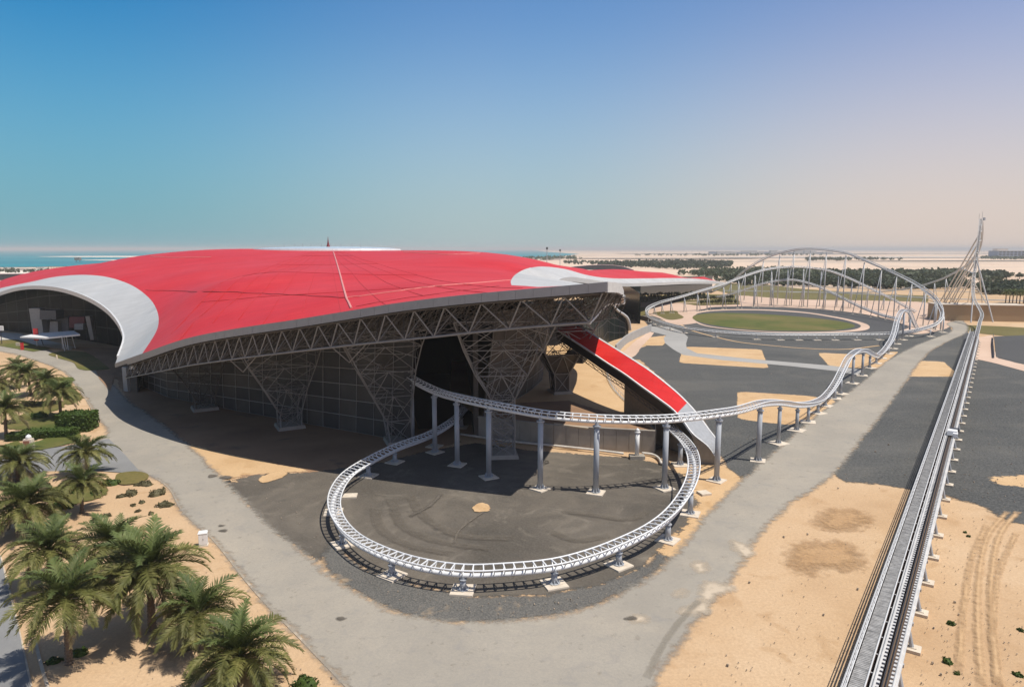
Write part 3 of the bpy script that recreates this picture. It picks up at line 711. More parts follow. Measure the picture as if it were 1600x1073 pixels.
L_OUT = [EAVE[1], Q(243, 520, 152), Q(248, 500, 166), Q(241, 476, 185), Q(222, 456, 207), Q(200, 443, 228), Q(160, 431.5, 256), Q(120, 429.5, 280), Q(80, 433.5, 302), Q(50, 440, 320), Q(0, 450.5, 342), Q(-60, 470, 365), Q(-110, 520, 335)]
BACK = [Q(1130, 440.5, 530), Vector((110, 520, 9)), Vector((40, 480, 12)), Vector((-60, 450, 18)), Vector((-160, 450, 20)), Vector((-260, 470, 14)), Vector((-330, 460, 8)), Q(-110, 520, 335)]
INNER = [Q(540, 466, 123.5), Q(530, 440, 154), Q(513, 401, 250), Q(512, 392.5, 290), Vector((-90, 330, 35.2)), Q(400, 461, 150), Q(300, 457, 168), Q(300, 425, 222), Q(300, 402, 275),
         Q(250, 399, 300), Q(180, 406, 322), Q(100, 423, 350), Q(0, 438, 380), Q(740, 394.5, 255), Q(800, 402, 250), Q(850, 411, 250), Q(700, 441, 136), Q(390, 393, 290),
         Q(886, 418.8, 290), Q(926, 421.8, 340), Q(989, 422.5, 420), Q(1052, 427, 475), Q(1100, 432, 512), Vector((-80, 380, 30)), Vector((25, 360, 24.5)), Vector((0, 400, 22)),
         Q(520, 419, 193), Q(640, 419, 190), Q(740, 421, 188), Q(640, 440, 146), Q(300, 498, 136), Q(400, 428, 200), Q(640, 402, 238), Q(400, 409, 245)]
ctrl = [p for L in (eave_c, RIGHT_EAVE[1:], R_RIM[1:], R_OUT, L_RIM[1:], L_OUT, BACK[1:-1], INNER) for p in L]
A = np.array([[p.x, p.y] for p in ctrl]) / 100.0; Zc = np.array([p.z for p in ctrl])
def tps_k(r2): return np.where(r2 > 1e-12, r2 * np.log(np.maximum(r2, 1e-12)), 0.0)
n_ = len(A)
K = tps_k(((A[:, None] - A[None]) ** 2).sum(-1)) + np.diag([2e-5] * (n_ - len(INNER)) + [1.5e-2] * len(INNER))
Pm = np.hstack([np.ones((n_, 1)), A])
M_ = np.block([[K, Pm], [Pm.T, np.zeros((3, 3))]])
W_ = np.linalg.solve(M_, np.concatenate([Zc, np.zeros(3)]))
def roof_z(x, y):
    q = np.array([x, y]) / 100.0
    return float(W_[:n_] @ tps_k(((A - q) ** 2).sum(-1)) + W_[n_] + W_[n_ + 1:] @ q)
def roof_hit(px, py, lo=90, hi=420):
    d = ray(px, py); prev = None; Y = lo
    while Y < hi:
        p = Vector((0, 0, CAMH)) + d * (Y / d.y)
        v = p.z - roof_z(p.x, p.y)
        if prev is not None and prev > 0 >= v: return p
        prev = v; Y += 1.0
    return None
def inside(poly, x, y):
    c = False; j = len(poly) - 1
    for i in range(len(poly)):
        a, b = poly[i], poly[j]
        if (a.y > y) != (b.y > y) and x < (b.x - a.x) * (y - a.y) / (b.y - a.y) + a.x: c = not c
        j = i
    return c
def roof_region(name, loop, mat, step, parent, lift=0.0, mats=None, flip=False):
    loop = [p for i, p in enumerate(loop) if (p - loop[i - 1]).length > 0.05]
    v2 = [Vector((p.x, p.y)) for p in loop]; z = [p.z for p in loop]
    edges = [(i, (i + 1) % len(v2)) for i in range(len(v2))]
    x0 = min(p.x for p in v2); x1 = max(p.x for p in v2); y0 = min(p.y for p in v2); y1 = max(p.y for p in v2)
    bnd = np.array([[p.x, p.y] for p in loop])
    yy = y0
    r = 0
    while yy < y1:
        st = step * (1 if yy < 260 else 1.8)
        xx = x0 + (0.5 * st if r % 2 else 0)
        while xx < x1:
            if inside(loop, xx, yy) and (((bnd - [xx, yy]) ** 2).sum(1)).min() > (0.45 * st) ** 2:
                v2.append(Vector((xx, yy))); z.append(roof_z(xx, yy))
            xx += st
        yy += st * 0.87; r += 1
    res = delaunay_2d_cdt(v2, edges, [], 1, 1e-4)
    vo, _, fo, ov = res[0], res[1], res[2], res[3]
    vs = []
    for p, src in zip(vo, ov):
        zz = z[src[0]] if src else roof_z(p.x, p.y)
        vs.append((p.x, p.y, zz + lift))
    fs = []
    for f in fo:
        a, b, c = [vs[i] for i in f[:3]]
        cr = (b[0] - a[0]) * (c[1] - a[1]) - (b[1] - a[1]) * (c[0] - a[0])
        f = tuple(f) if cr > 0 else tuple(reversed(f))
        fs.append(tuple(reversed(f)) if flip else f)
    m_ = MB(); m_.add(vs, fs)
    return m_.build(name, mat, parent, smooth=True)
l_rim = catmull(L_RIM, per=6); l_out = catmull(L_OUT, per=6); r_rim = catmull(R_RIM, per=6); r_out = catmull(R_OUT, per=6)
i1 = 6   # eave_c index of EAVE[1]
red_loop = eave_c[i1:] + RIGHT_EAVE[1:-1] + [RIGHT_EAVE[-1].lerp(R_OUT[0], t) for t in (0, 0.33, 0.66)] + r_out + BACK[1:-1] + l_out[::-1]
roof_shell = roof_region('roof_shell', red_loop, RED, 4.5, hall)
roof_region('roof_rim', eave_c[:i1 + 1] + l_out[1:] + l_rim[::-1][1:-1], WHITE_ROOF, 3.0, hall)['label'] = 'broad white rim round the left entrance arch'
roof_region('roof_rim', [R_OUT[0]] + [R_OUT[0].lerp(R_RIM[0], t) for t in (0.33, 0.66)] + r_rim + r_out[::-1][1:-1], WHITE_ROOF, 3.0, hall)['label'] = 'white rim running out along the right arm'
full_loop = eave_c + RIGHT_EAVE[1:] + r_rim[1:] + BACK[1:-1] + l_rim[::-1][:-1]
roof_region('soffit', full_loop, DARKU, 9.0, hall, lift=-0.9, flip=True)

# rim edges: rounded lips below the white rims
def lip(name, c, h0, h1, th, mat, parent):
    m_ = MB(); vs = []; fs = []
    for i, p in enumerate(c):
        t = (c[min(i + 1, len(c) - 1)] - c[max(i - 1, 0)]); t.z = 0; t.normalize(); n = Vector((-t.y, t.x, 0)) * th / 2
        vs += [p + n + Vector((0, 0, h1)), p - n + Vector((0, 0, h1)), p - n + Vector((0, 0, h0)), p + n + Vector((0, 0, h0))]
    for i in range(len(c) - 1):
        a = i * 4
        for k in range(4): fs.append((a + k, a + (k + 1) % 4, a + 4 + (k + 1) % 4, a + 4 + k))
    fs += [(0, 3, 2, 1), tuple(range(len(vs) - 4, len(vs)))]
    m_.add(vs, fs); return m_.build(name, mat, parent)
lip('rim_lip', l_rim[2:], -1.3, 0.05, 0.7, FASCIAW, hall)
lip('rim_lip', r_rim, -1.6, 0.05, 0.8, FASCIAW, hall)

# raised seams on the shell
def seam(pix, r, mat, n=24):
    pp = resample([Vector((x, y, 0)) for x, y in pix], max(4, 1.0 * sum(((Vector(a) - Vector(b)).length for a, b in zip(pix, pix[1:]))) / n))
    pts = [h for h in (roof_hit(p.x, p.y) for p in pp) if h is not None]
    pts = [Vector((p.x, p.y, roof_z(p.x, p.y) + r * 0.3)) for p in pts]
    if len(pts) > 2:
        m_ = MB(); m_.poly(pts, r, 5); m_.build('seam', mat, hall)
seam([(228, 454), (300, 456), (380, 458), (460, 461.5), (541, 466)], 0.085, SEAMD)
seam([(541, 466), (605, 457.5), (680, 447.5), (780, 439.5), (798, 438)], 0.11, SEAMR)
seam([(521, 394), (526, 410), (531, 428), (541, 466), (549, 482)], 0.2, SEAMR, 30)
seam([(556, 479), (620, 468), (700, 457), (780, 447)], 0.05, SEAMD)
seam([(630, 394), (700, 398), (750, 396)], 0.14, SEAMR)
seam([(235, 401), (275, 403), (330, 402)], 0.14, SEAMR)

crown = Vector((-85, 318, 0))
ev = resample(eave_c[i1:], 8.5)
for k, e in enumerate(ev[1:-1]):
    pts = []
    for q in range(26):
        u = q / 25 * 0.86; x = e.x + (crown.x - e.x) * u; y = e.y + (crown.y - e.y) * u
        if inside(red_loop, x, y): pts.append(Vector((x, y, roof_z(x, y) + 0.01)))
    if len(pts) > 3:
        m_ = MB(); m_.poly(pts, 0.055, 4); m_.build('panel_seam', JOINT, hall)
for u in (0.13, 0.3, 0.5, 0.7):
    pts = []
    for e in ev[1:-1]:
        x = e.x + (crown.x - e.x) * u; y = e.y + (crown.y - e.y) * u
        if inside(red_loop, x, y): pts.append(Vector((x, y, 0)))
    if len(pts) > 3:
        pts = [Vector((p.x, p.y, roof_z(p.x, p.y) + 0.01)) for p in catmull(pts, per=4) if inside(red_loop, p.x, p.y)]
        m_ = MB(); m_.poly(pts, 0.06, 4); m_.build('panel_seam', JOINT, hall)
# glazed crown with its rim and the red spire
CR = Vector((-85, 318, 0)); CR.z = roof_z(CR.x, CR.y)
def disc(name, c, rx, ry, z0, z1, k, mat, n=40, dome=0.0):
    m_ = MB(); vs = []; fs = []
    rings = 6 if dome else 1
    for j in range(rings + 1):
        u = j / max(rings, 1)
        rr = math.cos(u * math.pi / 2 * 0.94) if dome else (1.0 if j == 0 else k)
        zz = z0 + (z1 - z0) * (math.sin(u * math.pi / 2) if dome else j)
        for i in range(n):
            an = 2 * math.pi * i / n; vs.append((c[0] + rx * rr * math.cos(an), c[1] + ry * rr * math.sin(an), zz))
    for j in range(rings):
        for i in range(n): fs.append((j * n + i, j * n + (i + 1) % n, (j + 1) * n + (i + 1) % n, (j + 1) * n + i))
    fs.append(tuple(range(rings * n, rings * n + n)))
    m_.add(vs, fs); return m_.build(name, mat, hall, smooth=bool(dome))
SKYL = simple('pale_skylight_glass', (0.42, 0.47, 0.50), 0.25, 0, 0.1, 0.3)
zc = -0.2 + max(roof_z(CR.x + 30 * math.cos(t), CR.y + 24 * math.sin(t)) for t in (0, 1, 2, 3, 4, 5))
disc('skylight_rim', CR, 35, 24, zc - 2.5, zc + 0.25, 0.95, FASCIAW)
disc('skylight', CR, 32, 21, zc + 0.15, zc + 1.3, 1, SKYL, dome=1.0)
m_ = MB()
prof = [(1.1, 0), (0.75, 0.6), (0.5, 1.3), (0.34, 2.1), (0.24, 2.9), (0.13, 3.8), (0.04, 4.9)]
SPB = Q(513, 388, CR.y - 8); SPB.z = zc + 0.9
m_.poly([SPB + Vector((0, 0, z)) for r, z in prof], [r for r, z in prof], 10)
m_.build('spire', simple('dark_red_paint', (0.16, 0.012, 0.016), .5), hall, smooth=True)
for k in range(9):
    px = CR.x - 17 + k * 4.4 + random.uniform(-1, 1)
    bar('roof_post', (px, CR.y - 10, zc + 0.8), (px, CR.y - 10, zc + 2.4 + random.uniform(0, .4)), 0.07, COLG, hall)

# fascia along the front eave, in separate sheet-metal panels
fas = resample(eave_c, 2.6)
def inward(i, pts):
    t = pts[min(i + 1, len(pts) - 1)] - pts[max(i - 1, 0)]; t.z = 0; t.normalize()
    return Vector((-t.y, t.x, 0))
for i in range(len(fas) - 1):
    a, b = fas[i], fas[i + 1]; g = (b - a) * 0.006
    a2, b2 = a + g, b - g
    na, nb = inward(i, fas), inward(i + 1, fas)
    fh = 1.25 if i > 4 else 0.9
    o_ = random.uniform(-0.012, 0.012)
    m_ = MB()
    m_.hexa([a2 - na * (0.1 + o_) - Vector((0, 0, fh)), b2 - nb * (0.1 + o_) - Vector((0, 0, fh)), b2 + nb * 0.3 - Vector((0, 0, fh)), a2 + na * 0.3 - Vector((0, 0, fh))],
            [a2 - na * (0.1 + o_) + Vector((0, 0, 0.06)), b2 - nb * (0.1 + o_) + Vector((0, 0, 0.06)), b2 + nb * 0.3 + Vector((0, 0, 0.06)), a2 + na * 0.3 + Vector((0, 0, 0.06))])
    m_.build('fascia_panel', FASCIA, hall)
rf = resample(catmull(RIGHT_EAVE, per=6), 2.8)
for i in range(len(rf) - 1):
    a, b = rf[i], rf[i + 1]; g = (b - a) * 0.006; na, nb = inward(i, rf), inward(i + 1, rf)
    m_ = MB()
    m_.hexa([a + g - na * 0.1 - Vector((0, 0, 1.35)), b - g - nb * 0.1 - Vector((0, 0, 1.35)), b - g + nb * 0.3 - Vector((0, 0, 1.35)), a + g + na * 0.3 - Vector((0, 0, 1.35))],
            [a + g - na * 0.1 + Vector((0, 0, 0.06)), b - g - nb * 0.1 + Vector((0, 0, 0.06)), b - g + nb * 0.3 + Vector((0, 0, 0.06)), a + g + na * 0.3 + Vector((0, 0, 0.06))])
    m_.build('fascia_panel', FASCIAW, hall)

# front truss: posts and diagonals, each member a part
TOPX = [197, 207, 218, 229, 241, 254, 268, 282, 297, 313, 330, 349, 368, 389, 411, 435, 463, 492, 523, 559, 598, 643, 691, 749, 812, 879, 940]
CHX = [(190, 592), (300, 570), (380, 559), (480, 547), (560, 538), (640, 530), (700, 524), (760, 517), (860, 508.5), (921, 504)]
def chord_y(px): return float(np.interp(px, [c[0] for c in CHX], [c[1] for c in CHX]))
TOPN = []; BOTN = []; INN = []; LOWI = []
for k, x in enumerate(TOPX):
    e = on_eave(x); i = min(range(len(eave_c)), key=lambda j: (eave_c[j] - e).length); nn = inward(i, eave_c)
    TOPN.append(e + nn * 0.7 - Vector((0, 0, 1.45)))
    sh = np.interp(x, [197, 389, 560, 691, 749, 940], [1, 6, 6, 13, 16, 19])
    bx = x - sh
    BOTN.append(Q(bx, chord_y(bx), e.y + 2.6))
for k in range(len(TOPN) - 1):
    mid = (BOTN[k] + BOTN[k + 1]) / 2; i = min(range(len(eave_c)), key=lambda j: (eave_c[j] - TOPN[k]).length); nn = inward(i, eave_c)
    q = mid + nn * 3.4
    INN.append(Vector((q.x, q.y, roof_z(q.x, q.y) - 1.5)))
def rad(k): return 0.06 + 0.055 * min(1, k / 18)
for k in range(len(TOPN)):
    r = rad(k)
    bar('truss_post', TOPN[k], BOTN[k], r * 1.05, STEEL, hall)
    if k < len(TOPN) - 1:
        bar('truss_diagonal', TOPN[k], BOTN[k + 1], r, STEEL, hall)
        bar('inner_diagonal', BOTN[k], INN[k], r * 0.75, STEEL, hall)
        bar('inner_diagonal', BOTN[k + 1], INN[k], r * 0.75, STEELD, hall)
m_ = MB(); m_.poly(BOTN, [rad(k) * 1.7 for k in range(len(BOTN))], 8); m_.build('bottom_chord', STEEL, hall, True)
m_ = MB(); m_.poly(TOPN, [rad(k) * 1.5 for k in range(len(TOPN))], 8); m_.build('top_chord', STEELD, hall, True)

# deeper rows of the space frame, joined: too dense to pick apart
sf = MB()
rows = [[(TOPN[k], BOTN[k]) for k in range(len(TOPN))]]
for rw in range(1, 6):
    row = []
    for k in range(len(TOPN)):
        i = min(range(len(eave_c)), key=lambda j: (eave_c[j] - TOPN[k]).length); nn = inward(i, eave_c)
        sh = (TOPN[min(k + 1, len(TOPN) - 1)] - TOPN[max(k - 1, 0)]) * 0.25 * (rw % 2)
        t = TOPN[k] + nn * 3.2 * rw + sh; t.z = roof_z(t.x, t.y) - 1.5
        b_ = BOTN[k] + nn * 3.2 * rw + sh; b_.z = BOTN[k].z + (roof_z(b_.x, b_.y) - roof_z(BOTN[k].x, BOTN[k].y)) * 0.8 + 0.25 * rw * (0.3 + 0.7 * (k % 2))
        row.append((t, b_))
    rows.append(row)
for rw in range(1, 6):
    for k in range(len(TOPN)):
        t, b_ = rows[rw][k]; tp, bp = rows[rw - 1][k]
        sf.tube(t, b_, 0.08, 4, caps=False); sf.tube(tp, t, 0.08, 4, caps=False); sf.tube(bp, b_, 0.08, 4, caps=False)
        sf.tube(bp, t, 0.07, 4, caps=False)
        if k < len(TOPN) - 1:
            t2, b2 = rows[rw][k + 1]
            sf.tube(t, t2, 0.09, 4, caps=False); sf.tube(b_, b2, 0.09, 4, caps=False); sf.tube(b_, t2, 0.07, 4, caps=False); sf.tube(t, b2, 0.06, 4, caps=False)
            sf.tube(bp, t2, 0.06, 4, caps=False)
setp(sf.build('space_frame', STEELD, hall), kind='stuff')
# end of the overhang: raking struts and a pale lower edge
E0 = RIGHT_EAVE[0]
low = [BOTN[-1] + Vector((0.0, 0, 0)), BOTN[-1] + Vector((1.5, 5, 0.5)), BOTN[-1] + Vector((4.0, 13, 1.4)), BOTN[-1] + Vector((8, 26, 0.5))]
lowc = resample(catmull(low, per=6), 3.0); topc = [Vector((p.x, p.y, p.z - 1.5)) for p in resample(catmull(RIGHT_EAVE, per=6), 3.4)]
for k in range(min(len(lowc), len(topc))):
    t = topc[k] + Vector((-0.6, 0.4, 0))
    bar('end_strut', t, lowc[k], 0.11, STEEL, hall)
    if k + 1 < len(lowc): bar('end_strut', t, lowc[k + 1], 0.08, STEELD, hall)
m_ = MB(); m_.poly(lowc, 0.28, 8); m_.build('end_chord', WHITEP, hall, True)

# lattice columns that fan out below the overhang
def lattice(name, base, levels, rot, r, mat, infill=None):
    """levels: (z, half width u, half width v, shift x, shift y)"""
    col = thing_part = MB()
    ca, sa = math.cos(rot), math.sin(rot)
    fine = []
    for a_, b_ in zip(levels, levels[1:]):
        k_ = 2 if b_[0] - a_[0] > 4.9 and a_[1] < 2.1 and b_[1] < 2.1 else 1
        for q_ in range(k_): fine.append(tuple(u + (v - u) * q_ / k_ for u, v in zip(a_, b_)))
    levels = fine + [levels[-1]]
    L = []
    for z, hu, hv, sx, sy in levels:
        L.append([Vector((base.x + sx + (u * hu) * ca - (v * hv) * sa, base.y + sy + (u * hu) * sa + (v * hv) * ca, z)) for u, v in ((-1, -1), (1, -1), (1, 1), (-1, 1))])
    for j in range(len(L)):
        for k in range(4):
            a, b = L[j][k], L[j][(k + 1) % 4]
            col.tube(a, b, r * 0.75, 5, caps=False)
            if j + 1 < len(L):
                c, d = L[j + 1][k], L[j + 1][(k + 1) % 4]
                col.tube(a, c, r, 6, caps=False)
                mid_up = (c + d) / 2
                if (c - d).length > 4.6:
                    col.tube(a, mid_up, r * 0.7, 5, caps=False); col.tube(b, mid_up, r * 0.7, 5, caps=False)
                    col.tube((a + c) / 2, mid_up, r * 0.55, 4, caps=False); col.tube((b + d) / 2, mid_up, r * 0.55, 4, caps=False)
                else:
                    col.tube(a, d, r * 0.65, 5, caps=False); col.tube(b, c, r * 0.65, 5, caps=False)
    for j in range(len(L) - 1):
        if (L[j][0] - L[j][2]).length > 5:
            cen = sum(L[j], Vector((0, 0, 0))) / 4
            for k in range(4):
                col.tube(cen, L[j + 1][k], r * 0.5, 4, caps=False); col.tube(cen, (L[j][k] + L[j][(k + 1) % 4]) / 2, r * 0.5, 4, caps=False)
    o = col.build(name, mat, hall)
    f = MB(); z0 = levels[0][0]
    f.box((base.x + levels[0][3], base.y + levels[0][4], z0 - 0.25), (levels[0][1] * 2 + 1.6, levels[0][2] * 2 + 1.6, 1.1), rot, 0.9); f.build('footing', CONCW, o)
    if infill:
        f = MB()
        for j in range(2):
            for k in (0, 1, 3):
                a, b, c, d = L[j][k], L[j][(k + 1) % 4], L[j + 1][(k + 1) % 4], L[j + 1][k]
                n = (b - a).cross(d - a).normalized() * 0.25
                f.hexa([a - n * 2, b - n * 2, b - n, a - n], [d - n * 2, c - n * 2, c - n, d - n])
        f.build('infill_panel', infill, o)
    return o
def topz(x, y): return roof_z(x, y) - 6.2
c4 = P(785, 711); c3 = P(621, 690); c2 = P(453, 667); c1 = P(320, 639)
lattice('lattice_column', c4, [(0.4, 2.0, 2.0, 0, 0), (5.4, 2.0, 2.0, 0, 0), (10.4, 2.0, 2.0, 0, 0), (15.2, 4.3, 4.0, -0.4, -1.5), (20.0, 6.4, 6, -0.2, -3), (25.0, 8.0, 8, 0, -5)], 0.1, 0.115, STEEL)
lattice('lattice_column', c3, [(0.4, 2.0, 2.0, 0.4, 0), (4.6, 2.2, 2.2, 0, 0), (9.5, 3.6, 3.2, -0.9, -0.8), (14.5, 4.9, 4.8, -1.8, -2.2), (19.3, 6.4, 6, -2.2, -3.6), (22.3, 7.4, 7, -2.2, -5)], 0.35, 0.11, STEEL)
lattice('lattice_column', c2, [(0.4, 2.0, 2.0, 0, 0), (3.4, 2.1, 2.1, 0, 0), (8.5, 4.0, 3.3, -0.6, -0.6), (13.2, 6.0, 4.8, -0.8, -1.8), (17.6, 7.4, 6.4, -0.8, -3.4)], 0.5, 0.105, STEEL)
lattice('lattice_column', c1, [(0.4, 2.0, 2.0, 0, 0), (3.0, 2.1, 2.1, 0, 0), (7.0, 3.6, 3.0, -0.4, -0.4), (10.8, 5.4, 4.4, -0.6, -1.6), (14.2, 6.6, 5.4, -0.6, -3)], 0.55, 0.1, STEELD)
c5 = P(875, 613, 4)
lattice('lattice_column', c5, [(4.3, 1.6, 1.6, 0, 0), (8.5, 1.8, 1.7, -0.2, 0), (13, 4.0, 3.2, -0.6, -0.5), (18.5, 6.4, 5, -0.6, -1), (23.5, 8.6, 6.5, -0.6, -2)], 0.3, 0.14, STEEL, WALLB)
# small hanging V struts between the fans
for bx, by, w in ((546, 566, 26), (380, 581, 20)):
    tip = Q(bx, by, on_eave(bx).y + 6)
    for dx in (-1, 1):
        for dy in (0, 5.5):
            e = Q(bx + dx * w, chord_y(bx + dx * w) + 1, on_eave(bx + dx * w).y + 2.6 + dy)
            bar('hanger_strut', e, tip, 0.11, STEEL, hall)
# post under the left tip
tp = P(200, 611)
m_ = MB(); m_.slab((tp.x - 1.1, tp.y + 0.6), (tp.x + 0.5, tp.y - 0.4), 0.7, 0, 6.2); m_.build('tip_post', CONCG, hall)
# two little floodlights and a white unit under the tip
m_ = MB(); b0 = Q(207, 574, 150); m_.box(b0, (1.0, 0.6, 0.7)); m_.box(b0 + Vector((0.9, 0, -1.0)), (0.7, 0.5, 0.3)); m_.build('floodlight', WHITEP, hall)

# walls: panels between mullions
def panel_wall(name, base, tops, z0, rows_, cols_, pmat, mmat, frame_r=0.09):
    """base/top: plan polylines, equal counts; tops have z"""
    B = resample([Vector((p[0], p[1], z0)) for p in base], 1e9) if False else base
    pts_b = resample([Vector((p[0], p[1], z0)) for p in base], 1.0); pts_t = resample([Vector(p) for p in tops], 1.0)
    def at(pts, u):
        i = u * (len(pts) - 1); j = min(int(i), len(pts) - 2); return pts[j].lerp(pts[j + 1], i - j)
    G = [[at(pts_b, c / cols_).lerp(at(pts_t, c / cols_), r / rows_) for r in range(rows_ + 1)] for c in range(cols_ + 1)]
    fr = MB()
    for c in range(cols_ + 1):
        if c % 1 == 0: fr.poly(G[c], frame_r * 0.8, 4, False)
    for r in range(rows_ + 1): fr.poly([G[c][r] for c in range(cols_ + 1)], frame_r, 4, False)
    w = fr.build(name, mmat, hall)
    for c in range(cols_):
        for r in range(rows_):
            a, b, d, e = G[c][r], G[c + 1][r], G[c + 1][r + 1], G[c][r + 1]
            n = (b - a).cross(e - a).normalized()
            k = random.uniform(0.0, 0.05); cen = (a + b + d + e) / 4
            a, b, d, e = [cen + (q - cen) * 0.985 for q in (a, b, d, e)]
            p = MB(); p.hexa([a - n * (0.30), b - n * (0.30), b - n * (0.1 + k), a - n * (0.1 + k)], [e - n * 0.30, d - n * 0.30, d - n * (0.1 + k), e - n * (0.1 + k)])
            p.build('wall_panel', random.choice(pmat), w)
    return w
fw = [P(215, 600), P(262, 620), P(356, 639), P(482, 662), P(600, 683), P(641, 690)]
fw_t = []
for p in fw:
    q = Vector((p.x + 1.5, p.y - 2.0, 0)); q.z = max(4.0, roof_z(q.x, q.y) - 5.2); fw_t.append(q)
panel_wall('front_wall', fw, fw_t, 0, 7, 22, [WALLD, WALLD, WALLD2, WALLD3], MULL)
# opening: corridor of dark walls
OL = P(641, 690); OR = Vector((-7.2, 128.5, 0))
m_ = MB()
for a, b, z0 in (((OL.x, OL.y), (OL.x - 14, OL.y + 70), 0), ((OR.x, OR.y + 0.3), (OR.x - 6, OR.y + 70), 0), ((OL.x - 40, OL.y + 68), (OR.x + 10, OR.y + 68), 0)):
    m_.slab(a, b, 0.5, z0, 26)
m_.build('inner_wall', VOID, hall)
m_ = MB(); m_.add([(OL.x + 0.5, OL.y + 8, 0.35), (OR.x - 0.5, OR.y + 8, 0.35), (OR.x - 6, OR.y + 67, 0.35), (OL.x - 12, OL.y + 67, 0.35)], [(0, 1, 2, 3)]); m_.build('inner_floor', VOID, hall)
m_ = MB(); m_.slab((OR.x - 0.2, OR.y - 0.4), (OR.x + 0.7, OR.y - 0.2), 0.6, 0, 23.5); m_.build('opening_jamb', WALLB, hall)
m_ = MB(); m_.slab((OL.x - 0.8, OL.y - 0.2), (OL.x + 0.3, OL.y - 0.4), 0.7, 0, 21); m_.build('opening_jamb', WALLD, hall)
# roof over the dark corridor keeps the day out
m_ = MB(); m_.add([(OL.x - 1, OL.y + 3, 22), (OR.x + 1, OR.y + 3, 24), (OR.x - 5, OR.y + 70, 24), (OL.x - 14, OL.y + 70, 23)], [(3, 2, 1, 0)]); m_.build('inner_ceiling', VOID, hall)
# wall right of the opening, running back under the roof
rw_b = [Vector((-5.4, 129, 0)), Vector((-1.0, 139, 0)), Vector((4.0, 152, 0)), Vector((7.5, 166, 0)), Vector((8.5, 185, 0)), Vector((5, 205, 0))]
rw_t = [Vector((p.x + 2.5, p.y - 3.5, roof_z(p.x, p.y) - 5)) for p in rw_b]
panel_wall('side_wall', rw_b, rw_t, 4.0, 6, 14, [WALLB, WALLB, WALLD3], MULL, 0.06)
# right facade of the hall, dark glass between the fin and the arm
rfz = [Vector((24, 205, 0)), Vector((38, 250, 0)), Vector((50, 290, 0)), Vector((62, 330, 0)), Vector((92, 420, 0)), Vector((140, 510, 0))]
def glass_wall(name, base, hfun, rows_, step, mmat):
    pts = resample([Vector((p.x, p.y, 0)) for p in base], step); fr = MB(); T = [Vector((p.x, p.y, hfun(p))) for p in pts]
    for p, t in zip(pts, T): fr.tube(p, t, 0.14, 4, caps=False)
    for r in range(1, rows_ + 1): fr.poly([p.lerp(t, r / rows_) for p, t in zip(pts, T)], 0.1, 4, False)
    w = fr.build(name, mmat, hall)
    for i in range(len(pts) - 1):
        for r in range(rows_):
            a, b = pts[i].lerp(T[i], r / rows_), pts[i + 1].lerp(T[i + 1], r / rows_); c, d = pts[i + 1].lerp(T[i + 1], (r + 1) / rows_), pts[i].lerp(T[i], (r + 1) / rows_)
            n = (b - a).cross(d - a).normalized() * 0.05
            p = MB(); p.hexa([a - n, b - n, b + n, a + n], [d - n, c - n, c + n, d + n]); p.build('pane', GLASS, w)
    return w
WING = [Q(953, 462, 262), Q(957, 474, 266), Q(964, 484, 270), Q(974, 491, 276), Q(980, 497, 280), Q(983, 506, 283), Q(984, 515, 285)]
sg = [Vector((20, 190, 0)), Vector((31, 232, 0))] + [Vector((p.x - 0.6, p.y + 0.3, 0)) for p in WING]
glass_wall('side_glazing', sg, lambda p: float(np.interp(p.y, [190, 232] + [q.y for q in WING], [22.5, 20.5] + [q.z - 0.3 for q in WING])), 4, 6, STEELD)
m_ = MB()
wa = [P(1000, 461.5), P(1060, 459.5), P(1112, 457.5)]
for a, b in zip(wa, wa[1:]): m_.slab(a, b, 0.6, 0, 14)
m_.build('arm_wall', simple('shade_darkened_wall', (0.15, 0.138, 0.12), 0.8, 0, 0.06, 0.02), hall)  # grey beige darkened so the colour carries the shade under the arm
m_ = MB(); wa = [Vector((62, 330, 0)), P(962, 466), P(1000, 462)]
for a, b in zip(wa, wa[1:]): m_.slab(a, b, 0.6, 0, 15)
m_.build('arm_glazing', GLASS, hall)

# curved white-edged wing where the rim comes down to the ground
wing = catmull(WING, per=5)
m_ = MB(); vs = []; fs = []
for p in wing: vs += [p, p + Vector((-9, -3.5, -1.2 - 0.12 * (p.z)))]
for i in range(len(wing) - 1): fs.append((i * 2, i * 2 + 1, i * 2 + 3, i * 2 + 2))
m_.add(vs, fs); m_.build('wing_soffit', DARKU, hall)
m_ = MB(); m_.poly(wing, [0.4 + 0.012 * i for i in range(len(wing))], 6); m_.build('wing_edge', FASCIAW, hall, True)
for k in range(9):
    i = k * 3
    if i < len(wing): bar('wing_strut', wing[i], wing[i] + Vector((-8, -3.2, -1 - 0.1 * wing[i].z)), 0.16, STEELD, hall)
for k in range(8):
    b0 = P(946 + k * 5.2, 521 - k * 1.0); bar('terrace_post', b0, b0 + Vector((0, 0, 2.4)), 0.22, WHITEP, hall)
